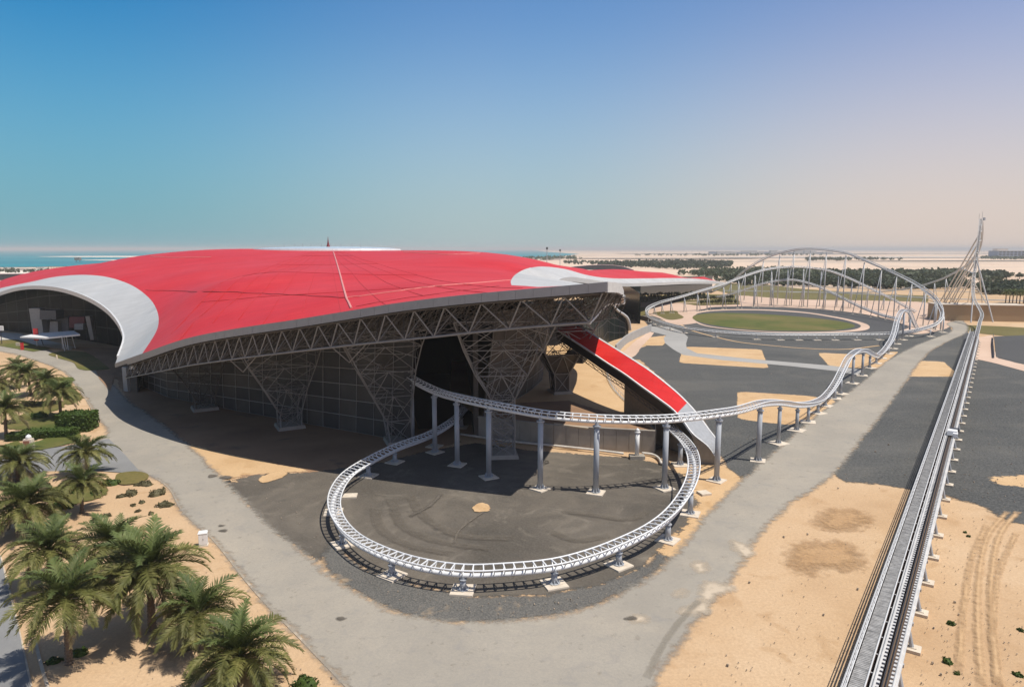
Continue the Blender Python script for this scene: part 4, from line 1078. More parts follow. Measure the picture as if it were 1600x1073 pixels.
# far red wing with a dark soffit showing behind the right arm, and the one at the far left
def far_wing(pix_top, pix_bot, Y):
    a = [Q(x, y, Y) for x, y in pix_top]; b = [Q(x, y, Y - 14) for x, y in pix_bot]; c = [q + Vector((0, 40, -3)) for q in a]
    m_ = MB(); n = len(a); m_.add(a + c, [(i, i + 1, n + i + 1, n + i) for i in range(n - 1)]); m_.build('far_wing', RED, hall, True)
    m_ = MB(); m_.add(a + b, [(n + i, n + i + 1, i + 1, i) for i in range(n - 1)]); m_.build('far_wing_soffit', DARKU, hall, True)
    m_ = MB(); m_.poly(a, 0.35, 6); m_.build('wing_edge', simple('pink_grey_edge', (0.40, 0.27, 0.26), 0.6), hall)
far_wing([(884, 419), (900, 416.5), (920, 414.8), (940, 414), (958, 414.6), (975, 417), (990, 422)], [(884, 421), (900, 421), (920, 421.5), (940, 422), (958, 422.5), (975, 423), (990, 424)], 560)
far_wing([(-80, 428), (0, 428.3), (40, 428.0), (70, 428.3), (92, 429.5)], [(-80, 440), (0, 438), (40, 435), (70, 432), (92, 431)], 480)

# entrance glazing under the left arch
gl = [Vector((-95, 170, 0)), Vector((-104, 192, 0)), Vector((-117, 218, 0)), Vector((-136, 243, 0)), Vector((-165, 266, 0)), Vector((-219, 298, 0)), Vector((-300, 345, 0))]
glass_wall('entrance_glazing', catmull(gl, per=4), lambda p: roof_z(p.x, p.y) - 1.0, 4, 9, BLACKP)
def slant(pix, Y0, th, mat, name):
    a = [Q(x, y, Y0) for x, y in pix]; m_ = MB(); m_.hexa([a[0], a[1], a[1] + Vector((0, th, 0)), a[0] + Vector((0, th, 0))], [a[3], a[2], a[2] + Vector((0, th, 0)), a[3] + Vector((0, th, 0))])
    return m_.build(name, mat, hall)
GREYP = simple('pale_grey_render', (0.30, 0.295, 0.285), 0.7)
slant([(51, 521), (68, 521), (62, 482), (45, 482)], 268, 3, GREYP, 'entrance_pier')
slant([(65, 521), (75, 521), (74, 500), (64, 500)], 272, 3, GREYP, 'entrance_pier')
slant([(77, 521), (91, 522), (90, 502), (78, 502)], 270, 3, GREYP, 'entrance_pier')
slant([(62, 499), (88, 499), (87, 485), (62, 485)], 266, 5, simple('dark_grey_box', (0.07, 0.075, 0.085), 0.5), 'entrance_box')
slant([(91, 520), (108, 520), (106, 496), (88, 496)], 272, 4, simple('slate_wall', (0.10, 0.105, 0.12), 0.6), 'entrance_pier')
slant([(141, 531), (147, 531), (140, 494), (133, 494)], 246, 2, simple('mid_grey_pier', (0.20, 0.20, 0.195), 0.7), 'entrance_pier')
slant([(116, 515), (130, 515), (130, 506), (116, 506)], 255, 2, simple('counter_grey', (0.23, 0.23, 0.225), 0.7), 'entrance_counter')
slant([(108, 512), (132, 512), (132, 495), (108, 495)], 262, 2, simple('maroon_wall', (0.10, 0.012, 0.02), 0.6), 'entrance_wall')
# inside: a low back wall so the glass has depth
# ---- curved red fin that comes down beside the ring
LE = [Q(866, 514, 158), Q(873, 518, 153), Q(909, 541, 142), Q(951, 569, 132.5), Q(976, 585, 127.5), Q(1002, 604, 123), Q(1030, 624, 119), Q(1052, 641, 116), Q(1067, 658, 113.5), Q(1082, 678, 111.5), Q(1106, 698, 110.8), Q(1123, 725, 111.3)]
RE = [Q(898, 504, 163), Q(909, 511, 158), Q(941, 531, 147), Q(972, 550, 138), Q(994, 564, 133), Q(1014, 577, 129.3), Q(1036, 594, 126), Q(1067, 621, 121), Q(1089, 645, 118), Q(1107, 669, 115.5), Q(1124, 695, 113.5), Q(1124.5, 723, 111.8)]
le = catmull(LE, per=6); re = catmull(RE, per=6)
fin = thing('roof_fin', 'curved red fin with a white foot sweeping down from under the roof to the ground', 'roof fin', P(1115, 725))
def ribbon(name, a, b, mat, th=0.15, lift=0.0, parent=fin):
    m_ = MB(); vs = []; fs = []
    for i in range(len(a)):
        t = (a[min(i + 1, len(a) - 1)] - a[max(i - 1, 0)]).normalized(); n = (b[i] - a[i]).cross(t).normalized()
        if n.z < 0: n = -n
        vs += [a[i] + n * lift, b[i] + n * lift, b[i] + n * (lift - th), a[i] + n * (lift - th)]
    for i in range(len(a) - 1):
        for k in range(4):
            fs.append((i * 4 + k, i * 4 + (k + 1) % 4, i * 4 + 4 + (k + 1) % 4, i * 4 + 4 + k))
    fs += [(3, 2, 1, 0), tuple(len(vs) - 4 + k for k in range(4))]
    m_.add(vs, fs); return m_.build(name, mat, parent, True if False else False)
nred = 6 * 7 + 3
lerp_l = lambda u: [p.lerp(q, u) for p, q in zip(le, re)]
e1, e2 = lerp_l(0.035), lerp_l(0.93)
ribbon('red_skin', e1[:nred], e2[:nred], RED, 0.12, 0.05)
ribbon('foot_skin', e1[nred - 1:], e2[nred - 1:], simple('grey_foot_sheet', (0.30, 0.305, 0.31), .5, 0.1), 0.12, 0.05)
ribbon('edge_trim', lerp_l(0.0), lerp_l(0.045), WHITEP, 0.3, 0.1)
ribbon('edge_trim', lerp_l(0.92), lerp_l(1.0), FASCIAW, 0.3, 0.1)
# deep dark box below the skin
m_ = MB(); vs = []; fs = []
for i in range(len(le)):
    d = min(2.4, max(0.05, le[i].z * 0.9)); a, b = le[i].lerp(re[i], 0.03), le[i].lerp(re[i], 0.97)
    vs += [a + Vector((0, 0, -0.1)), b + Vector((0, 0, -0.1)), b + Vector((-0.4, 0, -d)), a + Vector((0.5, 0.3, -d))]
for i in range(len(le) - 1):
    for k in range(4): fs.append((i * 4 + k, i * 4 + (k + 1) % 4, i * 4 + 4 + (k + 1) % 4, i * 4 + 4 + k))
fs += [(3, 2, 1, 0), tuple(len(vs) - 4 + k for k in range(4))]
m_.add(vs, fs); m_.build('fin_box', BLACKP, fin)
# corrugated end face of the foot
m_ = MB(); foot = [le[i] for i in range(6 * 9, len(le))]
b0 = P(1092, 723); b1 = P(1123, 725.5)
top = [Q(1079, 674, 112)] + foot
n = len(top)
bot = [b0.lerp(b1, i / (n - 1)) for i in range(n)]
CORR = simple('corrugated_grey', (0.27, 0.255, 0.235), 0.6, 0.1)
m_.add([t + Vector((0, -0.25, 0)) for t in top] + [q + Vector((0, -0.25, 0)) for q in bot], [(n + i, n + i + 1, i + 1, i) for i in range(n - 1)])
m_.build('foot_face', CORR, fin)
rb = MB()
for i in range(0, (n - 1) * 3):
    j = i // 3; u = (i % 3) / 3; a = top[j].lerp(top[j + 1], u) + Vector((0, -0.33, 0)); b = bot[j].lerp(bot[j + 1], u) + Vector((0, -0.33, 0))
    if (a - b).length > 0.3: rb.tube(a, b, 0.06, 4, caps=False)
setp(rb.build('corrugation_rib', CORR, fin), kind='stuff')
# lattice under the fin
lt = MB()
for i in range(4, 46, 2):
    d = min(2.4, le[i].z * 0.9); a = le[i] + Vector((0.3, 0.2, -d)); b = le[i + 2] + Vector((0.3, 0.2, -d)); c = (a + b) / 2 + Vector((0.2, 0.9, -0.9))
    lt.tube(a, c, 0.07, 4, caps=False); lt.tube(c, b, 0.07, 4, caps=False); lt.tube(a, b, 0.08, 4, caps=False)
    if i > 4: lt.tube(pc, c, 0.07, 4, caps=False)
    pc = c
setp(lt.build('lattice_truss', STEELD, fin), kind='stuff')

# ---- plateau, trench and retaining walls
PZ = 4.0
tr_edge = [P(x, y, PZ) for x, y in ((925, 556), (947, 578), (951, 593), (963.5, 613), (981, 630), (1001, 648), (1024, 671))]
pl = [P(745, 651, PZ), P(800, 657, PZ), P(870, 665, PZ), P(950, 670, PZ), P(1024, 674, PZ)]
back = [P(905, 545, PZ), P(880, 540, PZ), Vector((-20, 230, 0)), Vector((-14, 150, 0))]
mpts = pl[:-1] + catmull(tr_edge, per=4)[::-1] + back
tri = tessellate_polygon([[Vector((p.x, p.y, 0)) for p in mpts]])
m_ = MB(); m_.add([(p.x, p.y, PZ) for p in mpts], [t if (mpts[t[1]] - mpts[t[0]]).cross(mpts[t[2]] - mpts[t[0]]).z > 0 else (t[0], t[2], t[1]) for t in tri])
o = m_.build('sand_terrace', SANDP); o['kind'] = 'structure'
sheet('terrace_earth', [(p.x, p.y) for p in (P(746, 651, PZ), P(800, 630, PZ), P(888, 626, PZ), P(950, 645, PZ), P(1012, 666, PZ), P(1020, 672, PZ), P(950, 669.5, PZ), P(870, 664.5, PZ), P(800, 656.5, PZ))], SANDB, smooth=False, world=True, z=PZ + 0.012, soft=0.8)
sheet('trench_floor', [(p.x, p.y) for p in [P(1040, 700), P(1094, 722)] + [re[i].lerp(le[i], 0.3) for i in range(56, 6, -6)] + tr_edge[1:]], simple('shadow_tinted_earth', (0.07, 0.055, 0.042), .95), smooth=False, world=True)  # floor colour darkened to carry the shadow of the fin
# rising strip of terrace beyond the fin joins the open ground
rwall = thing('retaining_wall', 'long concrete retaining wall behind the ring with lit top ledge', 'wall', P(880, 697))
wl = resample([Vector((p.x, p.y, 0)) for p in pl], 2.3)
for i in range(len(wl) - 1):
    a, b = wl[i], wl[i + 1]; g = (b - a) * 0.01
    m_ = MB(); k = random.uniform(0, 0.04); n = Vector((-(b - a).y, (b - a).x, 0)).normalized() * -k
    m_.slab((a + g + n), (b - g + n), 0.45, 0, PZ + 0.02); m_.build('wall_panel', CONCW, rwall)
m_ = MB()
for i in range(len(wl) - 1): m_.slab(wl[i], wl[i + 1], 0.62, PZ + 0.02, PZ + 0.2)
m_.build('coping', CONCW, rwall)
lw = [P(866, 662, PZ + .2), P(919, 669, PZ + .2)]
bar('ledge', lw[0], lw[1], 0.2, KERB, rwall)
twall = thing('trench_wall', 'brown concrete wall lining the dark trench under the red fin', 'wall', P(1000, 700))
te = resample(catmull([Vector((p.x, p.y, 0)) for p in tr_edge], per=4), 2.5)
for a, b in zip(te, te[1:]):
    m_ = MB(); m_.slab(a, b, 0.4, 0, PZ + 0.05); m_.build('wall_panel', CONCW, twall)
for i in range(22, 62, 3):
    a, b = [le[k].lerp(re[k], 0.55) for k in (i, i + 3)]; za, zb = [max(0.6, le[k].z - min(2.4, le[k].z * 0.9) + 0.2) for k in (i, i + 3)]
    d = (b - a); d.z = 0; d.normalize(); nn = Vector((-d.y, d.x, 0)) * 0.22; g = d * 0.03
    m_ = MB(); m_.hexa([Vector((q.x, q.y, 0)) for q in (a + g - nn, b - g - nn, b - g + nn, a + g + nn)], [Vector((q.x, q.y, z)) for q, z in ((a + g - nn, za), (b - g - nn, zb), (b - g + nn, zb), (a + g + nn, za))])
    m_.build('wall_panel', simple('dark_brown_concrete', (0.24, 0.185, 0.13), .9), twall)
rl = [Vector((p.x, p.y, PZ + 1.0)) for p in te]
m_ = MB(); m_.poly(rl, 0.06, 5)
m_.build('rail', PIPE, twall)
for p in te[::1]: bar('rail_post', (p.x, p.y, PZ), (p.x, p.y, PZ + 1.0), 0.04, PIPE, twall)
gp = [P(720, 682), P(800, 693.5), P(870, 700.5), P(930, 707), P(974, 712.5)]
m_ = MB(); m_.poly([p + Vector((0, 0, 0.5)) for p in catmull(gp, per=5)], 0.22, 6); o = m_.build('ground_pipe', PIPE, None, True)
setp(o, 'long pale pipe lying along the foot of the retaining wall', 'pipe')
gp = [P(1003, 711), P(1018, 713), P(1030, 720), P(1033, 727)]
m_ = MB(); m_.poly([p + Vector((0, 0, 0.4)) for p in catmull(gp, per=5)], 0.25, 6); o = m_.build('ground_pipe', PIPE, None, True)
setp(o, 'short curved pale pipe right of the white bollard by the wall', 'pipe')
bp_ = P(995, 716)
bol = thing('vent_column', 'short white column with a round cap before the retaining wall', 'column', bp_)
m_ = MB(); m_.tube((0, 0, 0.5), (0, 0, 4.6), 0.38, 12); m_.tube((0, 0, 4.6), (0, 0, 4.8), 0.5, 12); m_.build('shaft', WHITEP, bol, True, True)
m_ = MB(); m_.poly([(0, 0, 4.8), (0, 0, 5.15), (0, 0, 5.4)], [0.34, 0.36, 0.1], 10); m_.build('cap', WHITEP, bol, True, True)
m_ = MB(); m_.box((0, 0, 0.3), (2.6, 1.6, 0.6)); m_.build('base', CONCW, bol, False, True)
# grey curved wall farther right
cw = thing('ramp_wall', 'grey curved concrete wall beside the pale ramp right of the fin', 'wall', P(985, 535))
cwp = resample(catmull([P(962, 553), P(968, 547), P(978, 537), P(992, 529), P(1017, 518)], per=5), 6)
for a, b in zip(cwp, cwp[1:]):
    g = (b - a) * 0.006; m_ = MB(); m_.slab(a + g, b - g, 0.5, 0, 3.2); m_.build('wall_panel', CONCG, cw)
bw = [P(985, 497), P(1000, 499), P(1016, 503)]
o = thing('low_wall', 'low dark grey wall across the road by the dry lawn', 'wall', P(1000, 503))
for a, b in zip(bw, bw[1:]):
    m_ = MB(); m_.slab(a, b, 0.5, 0, 2.0); m_.build('wall_panel', WALLB, o)

# ================================================================== roller coasters
TIE = {}
def tie_mesh(mat, g):
    k = (mat.name, g)
    if k not in TIE:
        m_ = MB()
        m_.box((0, 0, -0.02), (2 * g, 0.14, 0.10))
        for s in (-1, 1):   # V webs down to the spine
            m_.hexa([(s * 0.22 - 0.05, -0.05, -0.72), (s * 0.22 + 0.05, -0.05, -0.72), (s * 0.22 + 0.05, 0.05, -0.72), (s * 0.22 - 0.05, 0.05, -0.72)],
                    [(s * g * 0.95 - 0.09, -0.05, -0.06), (s * g * 0.95 + 0.09, -0.05, -0.06), (s * g * 0.95 + 0.09, 0.05, -0.06), (s * g * 0.95 - 0.09, 0.05, -0.06)])
        TIE[k] = m_.mesh('tie', mat)
    return TIE[k]
def coaster(name, label, pts, mat, bank=None, g=0.85, tie=1.15, parts=True, r=0.10, rs=0.25, spine_drop=0.85, group=None, ties_at=None):
    c = catmull(pts, per=10)
    if bank is not None:
        bk = []
        for i in range(len(bank) - 1):
            for j in range(10): bk.append(bank[i] + (bank[i + 1] - bank[i]) * j / 10)
        bk.append(bank[-1])
    else: bk = [0] * len(c)
    # resample with bank carried along
    L = [0.0]
    for a, b in zip(c, c[1:]): L.append(L[-1] + (b - a).length)
    n = max(2, int(L[-1] / tie) + 1); S = np.linspace(0, L[-1], n)
    X = np.array([[np.interp(s, L, [p[k] for p in c]) for k in range(3)] for s in S]); B = np.interp(S, L, bk)
    ps = [Vector(x) for x in X]; fr = []
    side0 = None
    for i, p in enumerate(ps):
        T = (ps[min(i + 1, n - 1)] - ps[max(i - 1, 0)]).normalized()
        h = Vector((T.x, T.y, 0))
        side = Vector((T.y, -T.x, 0)).normalized() if h.length > 0.05 else side0
        if side0 is not None and side.dot(side0) < 0.2: side = side0
        side0 = side
        side = (side - T * side.dot(T)).normalized()
        up = side.cross(T); a = math.radians(B[i])
        s2 = side * math.cos(a) - up * math.sin(a); u2 = s2.cross(T)
        fr.append((T, s2, u2))
    t = thing(name, label, 'roller coaster', ps[0], group)
    for s in (-1, 1):
        m_ = MB(); m_.poly([p + f[1] * g * s for p, f in zip(ps, fr)], r, 6); m_.build('rail', mat, t, True)
    m_ = MB(); m_.poly([p - f[2] * spine_drop for p, f in zip(ps, fr)], rs, 8); m_.build('spine', mat, t, True)
    me = tie_mesh(mat, g); big = MB()
    idx = list(range(n)) if ties_at is None else [i for i in range(n) if ties_at(ps[i])]
    pset = set(sorted(idx, key=lambda i: (ps[i] - cam.location).length)[:298]) if parts else set()
    for i in idx:
        T, s2, u2 = fr[i]
        M = Matrix(((s2.x, T.x, u2.x, ps[i].x), (s2.y, T.y, u2.y, ps[i].y), (s2.z, T.z, u2.z, ps[i].z), (0, 0, 0, 1)))
        if i in pset: link('tie', me, t, False, M)
        else: big.add([M @ v.co for v in me.vertices], [tuple(pl_.vertices) for pl_ in me.polygons])
    if big.v: setp(big.build('tie', mat, t), kind='stuff')
    return t, ps, fr
def nearest(ps, fr, x, y):
    i = min(range(len(ps)), key=lambda k: (ps[k].x - x) ** 2 + (ps[k].y - y) ** 2)
    return i
def column(top, r, label, group, mat=COLG, foot=2.6, brace=None, name='support_column', detail=True, rot=0.0, z0=0.0):
    t = thing(name, label, 'column', (top.x, top.y, z0), group)
    H = top.z - z0; n = 14 if detail else 8; k_ = 1.0 if H > 3.5 else 0.55
    m_ = MB(); m_.tube((0, 0, 0.2), (0, 0, H - 0.5 * k_), r, n, r if H > 3.5 else r * 0.85)
    m_.build('shaft', mat, t, True, True)
    if detail:
        m_ = MB(); m_.tube((0, 0, H - 0.62 * k_), (0, 0, H - 0.42 * k_), r * (1.45 if H > 3.5 else 1.15), n); m_.tube((0, 0, H - 0.42 * k_), (0, 0, H + 0.15), r * 0.7, n); m_.build('head', mat, t, False, True)
        m_ = MB(); m_.tube((0, 0, 0.22), (0, 0, 0.30), r * 1.7, n)
        for k in range(8):
            a = k * math.pi / 4; m_.hexa([(math.cos(a) * r * q + math.sin(a) * w, math.sin(a) * r * q - math.cos(a) * w, 0.30) for q, w in ((0.9, -.03), (1.7, -.03), (1.7, .03), (0.9, .03))],
                                         [(math.cos(a) * r * q + math.sin(a) * w, math.sin(a) * r * q - math.cos(a) * w, z) for q, w, z in ((0.9, -.03, .3 + .6 * k_), (1.0, -.03, .3 + .6 * k_), (1.0, .03, .3 + .6 * k_), (0.9, .03, .3 + .6 * k_))])
        m_.build('base_flange', mat, t, False, True)
    m_ = MB(); m_.box((0, 0, 0.08), (foot, foot, 0.22), rot, 0.98)
    if detail: m_.box((0.1, 0.08, 0.205), (foot * 0.55, foot * 0.55, 0.05), rot + 0.1)
    m_.build('footing', FOOT, t, False, True)
    if brace is not None:
        m_ = MB(); bx, by = brace; m_.tube((bx, by, 0.2), (0, 0, H * 0.96), r * 0.62, 6); m_.build('brace', mat, t, True, True)
        m_ = MB(); m_.box((bx, by, 0.12), (foot * 0.6, foot * 0.6, 0.3)); m_.build('footing', FOOT, t, False, True)
    return t

# ---- near track: out of the dark opening, over the yard, along the road and over two humps
UP = [(596, 562, 142), (614, 573, 134), (633, 583, 127.5), (656, 596.5, 122), (681, 608, 117.7), (711.5, 616.6, 111.3), (760, 627.2, 105), (805, 635.5, 101.6), (850, 643, 99.2), (901, 648, 98), (940, 650.2, 97.7), (1001, 651, 98.4), (1037, 650.3, 99.4),
      (1080, 647, 101), (1128, 641, 103.4), (1160, 635.5, 108), (1187, 627.6, 112.8), (1209, 625, 120), (1222, 625.3, 124.6), (1247, 629, 133), (1264, 628.5, 139.5), (1279, 624.5, 147.5), (1291, 617, 155), (1305, 599, 162), (1317, 576, 169), (1326, 558.5, 176), (1336, 549, 182),
      (1350, 545, 193), (1360, 549.8, 205), (1369, 553.8, 213), (1378, 550, 223), (1389, 536.5, 234), (1397, 520, 246), (1402, 500, 255), (1407, 488, 262), (1413, 483.2, 270), (1420, 486, 278), (1426, 499, 286), (1433, 512.5, 295), (1441, 517.5, 305), (1452, 516, 318)]
near_pts = [Q(*u) for u in UP]
near, nps, nfr = coaster('coaster_track', 'white track leaving the dark opening, crossing above the yard and humping along the road', near_pts, TRACKW, tie=1.2)
ups = [((655, 690), 'tall grey column just inside the dark opening under the upper track'), ((683, 708), 'tall grey column in the shade left of the two free standing ones'), ((713, 727), 'tall grey column on a diamond footing inside the roof shadow'), ((764, 746), 'tall grey column in front of the big lattice column'),
       ((848, 766), 'tall column at the right edge of the roof shadow'), ((937, 771), 'tall column in the middle of the sunlit yard'), ((1037, 765), 'tall column standing inside the right bend of the low ring track'), ((1128, 752), 'tall column beside the white foot of the red fin'), ((1185, 721), 'tall column by the road, next after the one at the fin foot'),
       ((1220, 692), 'column carrying the top of the first low hump by the road'), ((1247, 673), 'column on the downhill side of the first low hump'), ((1264, 660), 'short column in the dip after the first hump'), ((1279, 646.5), 'short column at the lowest point between the humps'), ((1291, 635), 'stubby column where the track starts to climb the second hump'),
       ((1305, 624), 'column low on the climb of the second hump'), ((1317, 615.5), 'column halfway up the climb of the second hump'), ((1333, 600), 'column near the crest of the second hump'), ((1350, 587), 'column just past the crest of the second hump'), ((1360, 575), 'column on the descent of the second hump'), ((1369, 568), 'short column at the foot of the second hump'),
       ((1378, 560), 'short column at the start of the steep third hump'), ((1389, 553), 'column low on the climb of the steep third hump'), ((1397, 545), 'column halfway up the steep third hump'), ((1405, 538), 'column close to the top of the steep third hump'), ((1412, 531), 'column under the crest of the steep third hump'), ((1420, 525), 'column just past the crest of the steep third hump'), ((1428, 520), 'column on the far descent of the steep third hump')]
for k, ((x, y), lab) in enumerate(ups):
    b0 = P(x, y); i = nearest(nps, nfr, b0.x, b0.y); top = nps[i] - nfr[i][2] * 1.0
    column(top, 0.42 if k < 9 else 0.34, lab, 'grey support columns of the near track', COLG, 2.5 if k < 9 else 3.0, rot=0.5 + 0.35 * (k % 3), detail=k < 20)

# ---- low ring
RG = [(728, 622, 3.4), (724, 640, 3.2), (706, 657, 3.0), (669, 678, 2.9), (621, 696, 2.8), (581, 716, 2.7), (543, 741, 2.6), (528, 761, 2.6), (522, 786, 2.6), (531, 812, 2.5), (549, 832, 2.4), (576, 849, 2.6), (614, 865, 2.6), (655, 876.5, 2.6), (731, 886.5, 2.6), (790, 884.5, 2.6), (866, 877, 2.6),
      (930, 860, 2.7), (973, 843, 2.9), (1016, 822, 3.2), (1048, 798, 3.5), (1067, 775, 4.0), (1080, 750, 4.5), (1084.5, 725, 4.9), (1080, 703, 5.1), (1070, 688, 5.1), (1056, 674, 5.0), (1036, 657, 4.6)]
ring_pts = [P(x, y, z) for x, y, z in RG]
bank = [0, 0, 0, 3, 6, 9, 14, 16, 18, 16, 12, 8, 5, 4, 3, 3, 4, 6, 8, 9, 10, 10, 10, 9, 7, 5, 3, 0]
ring, rps, rfr = coaster('coaster_track', 'white low ring of track curving round the asphalt yard in front of the hall', ring_pts, TRACKW, bank=[-b for b in bank], tie=1.1)
rcol = [((742, 668), 'stub column under the ring track at the mouth of the opening'), ((671, 697), 'short column at the back of the ring in deep shade'), ((620, 722), 'short column on a diamond footing in the shade, back left of the ring'), ((575, 744), 'short column at the left edge of the roof shadow'), ((523, 800), 'short column at the leftmost bend of the ring'),
        ((541, 852), 'short column on the lower left bend of the ring'), ((616, 897), 'short column on the ring, left of the two nearest the road'), ((732, 920), 'short column at the nearest point of the ring to the road, left one'), ((865, 917), 'short column at the nearest point of the ring to the road, right one'), ((975, 889), 'short column on the lower right of the ring beside pebbles'),
        ((1045, 846), 'column on the right of the ring with sand round its footing'), ((1081, 804), 'taller column at the right bend of the ring by the sandy verge'), ((1078, 726), 'column at the back right of the ring close to the fin foot')]
for k, ((x, y), lab) in enumerate(rcol):
    b0 = P(x, y); i = nearest(rps, rfr, b0.x, b0.y); top = rps[i] - rfr[i][2] * 1.0
    ang = math.atan2(rfr[i][0].y, rfr[i][0].x)
    column(top, 0.38, lab, 'columns under the low ring track', COLG, 2.5, rot=ang)
# loose footing slab and bits on the gravel
o = MB(); q = P(1100, 772); o.box((q.x, q.y, 0.15), (1.6, 1.6, 0.4), 0.3); setp(o.build('concrete_slab', FOOT), 'loose square concrete slab on the sand right of the ring', 'slab')
o = MB(); q = P(546, 776); o.box((q.x, q.y, 0.12), (2.2, 1.7, 0.3), 0.1); setp(o.build('concrete_slab', FOOT), 'flat concrete slab on the asphalt inside the left bend of the ring', 'slab')

# ---- far loop and hills
def far_track(label, pix, bank=None):
    return coaster('coaster_track', label, [Q(*p) for p in pix], TRACKG, bank=bank, g=0.9, tie=1.8, parts=False, r=0.17, rs=0.34, spine_drop=0.75)
loopA = [(1110, 456, 522), (1125, 449.5, 512), (1142, 440, 500), (1165, 421, 480), (1190, 405.5, 463), (1210, 397, 450), (1240, 389.5, 438), (1265, 387.5, 425), (1290, 389, 411), (1320, 393.5, 398), (1350, 405, 380), (1400, 427, 350), (1440, 449, 325), (1462, 468, 308), (1471.5, 486, 298), (1470, 497, 292),
         (1462, 504.5, 287), (1445, 511, 279), (1420, 516.5, 274), (1390, 519.3, 271.5), (1330, 520.3, 270.5), (1260, 521.2, 270), (1200, 520.8, 271), (1130, 517.5, 277.5), (1080, 512, 289), (1040, 503.5, 311), (1020, 497, 330), (1012, 491, 352), (1010.5, 486, 363), (1016, 479, 374), (1030, 472.5, 381),
         (1060, 464, 390), (1095, 453.5, 400), (1132, 442.5, 412), (1165, 430, 420), (1194, 421, 428), (1220, 417, 433), (1260, 416.5, 436), (1296, 422, 432), (1324, 432.5, 425), (1356, 447.5, 415), (1389, 463.6, 404), (1412, 476, 394), (1430, 486, 385)]
bkA = [0] * 10 + [0, 10, 25, 40, 55, 55, 45, 35, 25, 15, 5, 0, 0, 0, 8, 25, 40, 45, 40, 25, 12, 4] + [0] * 12
tA, pA, fA = far_track('big far hill of white track joining a wide flat loop round the grass oval', loopA, bkA)
tC, pC, fC = far_track('lower far hill of white track in front of the big hill', [(1120, 463, 462), (1138, 459.5, 452), (1165, 451, 446), (1192, 442, 442), (1217, 437.3, 438), (1240, 436.3, 434), (1262, 441, 428), (1296, 455, 410), (1346, 479, 382), (1372, 489, 364), (1392, 494.5, 350), (1410, 497, 340)])
def far_cols(ps, fr, spots, kind, nm, mat=TRACKG):
    for k, (x, y, dist, br) in enumerate(spots):
        if dist is None: b0 = P(x, y); i = nearest(ps, fr, b0.x, b0.y)
        else:
            i = min(range(len(ps)), key=lambda j: (CXP + F_PX * ps[j].x / (ps[j].y * cp_ - (ps[j].z - CAMH) * sp_) - x) ** 2 + ((ps[j].y - dist) * 0.8) ** 2)
        top = ps[i] - fr[i][2] * 1.1
        if top.z < 0.8: continue
        T = fr[i][0]; sd = Vector((T.y, -T.x, 0)).normalized(); s = br
        column(top, 0.30 if top.z > 6 else 0.26, kind % nth(k), nm, mat, 3.0 if not br else 1.8, brace=(sd.x * s * .7, sd.y * s * .7) if br else None, detail=False)
far_cols(pA, fA, [(1143, 0, 500, 5), (1165, 0, 480, 7), (1192, 0, 462, 8), (1218, 0, 447, 9), (1242, 0, 437, 9), (1266, 0, 425, 9), (1293, 0, 410, 8), (1322, 0, 397, 8), (1350, 0, 380, 7), (1378, 0, 363, 6), (1402, 0, 350, 6), (1425, 0, 335, 5), (1444, 0, 322, 5), (1460, 0, 309, 4), (1468, 0, 301, 3)],
         'slender white column under the big far hill, %s from the left foot of the hill', 'columns of the big far hill')
far_cols(pA, fA, [(1448, 514, None, 0), (1430, 517, None, 0), (1408, 522, None, 0), (1378, 527, None, 0), (1357.5, 528, None, 0), (1327.5, 529, None, 0), (1298, 529, None, 0), (1267, 528.7, None, 0), (1236.6, 528, None, 0), (1206.6, 525.7, None, 0), (1176.5, 524, None, 0), (1146, 521, None, 0), (1121, 517.5, None, 0), (1096, 514, None, 0), (1077, 510, None, 0), (1058, 507, None, 0), (1041, 503, None, 0), (1025, 499, None, 0), (1012, 494, None, 0)],
         'stub support under the flat side of the far loop, %s from the right end', 'stub supports of the flat far loop')
far_cols(pA, fA, [(1022, 0, 377, 2), (1034, 0, 382, 2), (1050, 0, 387, 3), (1069, 0, 393, 3), (1088, 0, 398, 4), (1107, 0, 404, 4), (1130, 0, 411, 4), (1155, 0, 418, 5), (1180, 0, 425, 5), (1206, 0, 430, 5), (1232, 0, 434, 5), (1258, 0, 436, 5), (1284, 0, 434, 5), (1310, 0, 429, 5), (1334, 0, 422, 5), (1358, 0, 414, 4), (1384, 0, 406, 4), (1406, 0, 397, 3)],
         'white leaning column under the middle hill of the far loop, %s from its left end', 'columns of the middle far hill')
far_cols(pC, fC, [(1150, 0, 449, 3), (1178, 0, 444, 4), (1205, 0, 440, 4), (1232, 0, 435, 4), (1260, 0, 429, 4), (1290, 0, 413, 3), (1318, 0, 398, 3), (1346, 0, 382, 2), (1372, 0, 364, 0)],
         'white column under the lower far hill, %s from its left end', 'columns of the lower far hill')

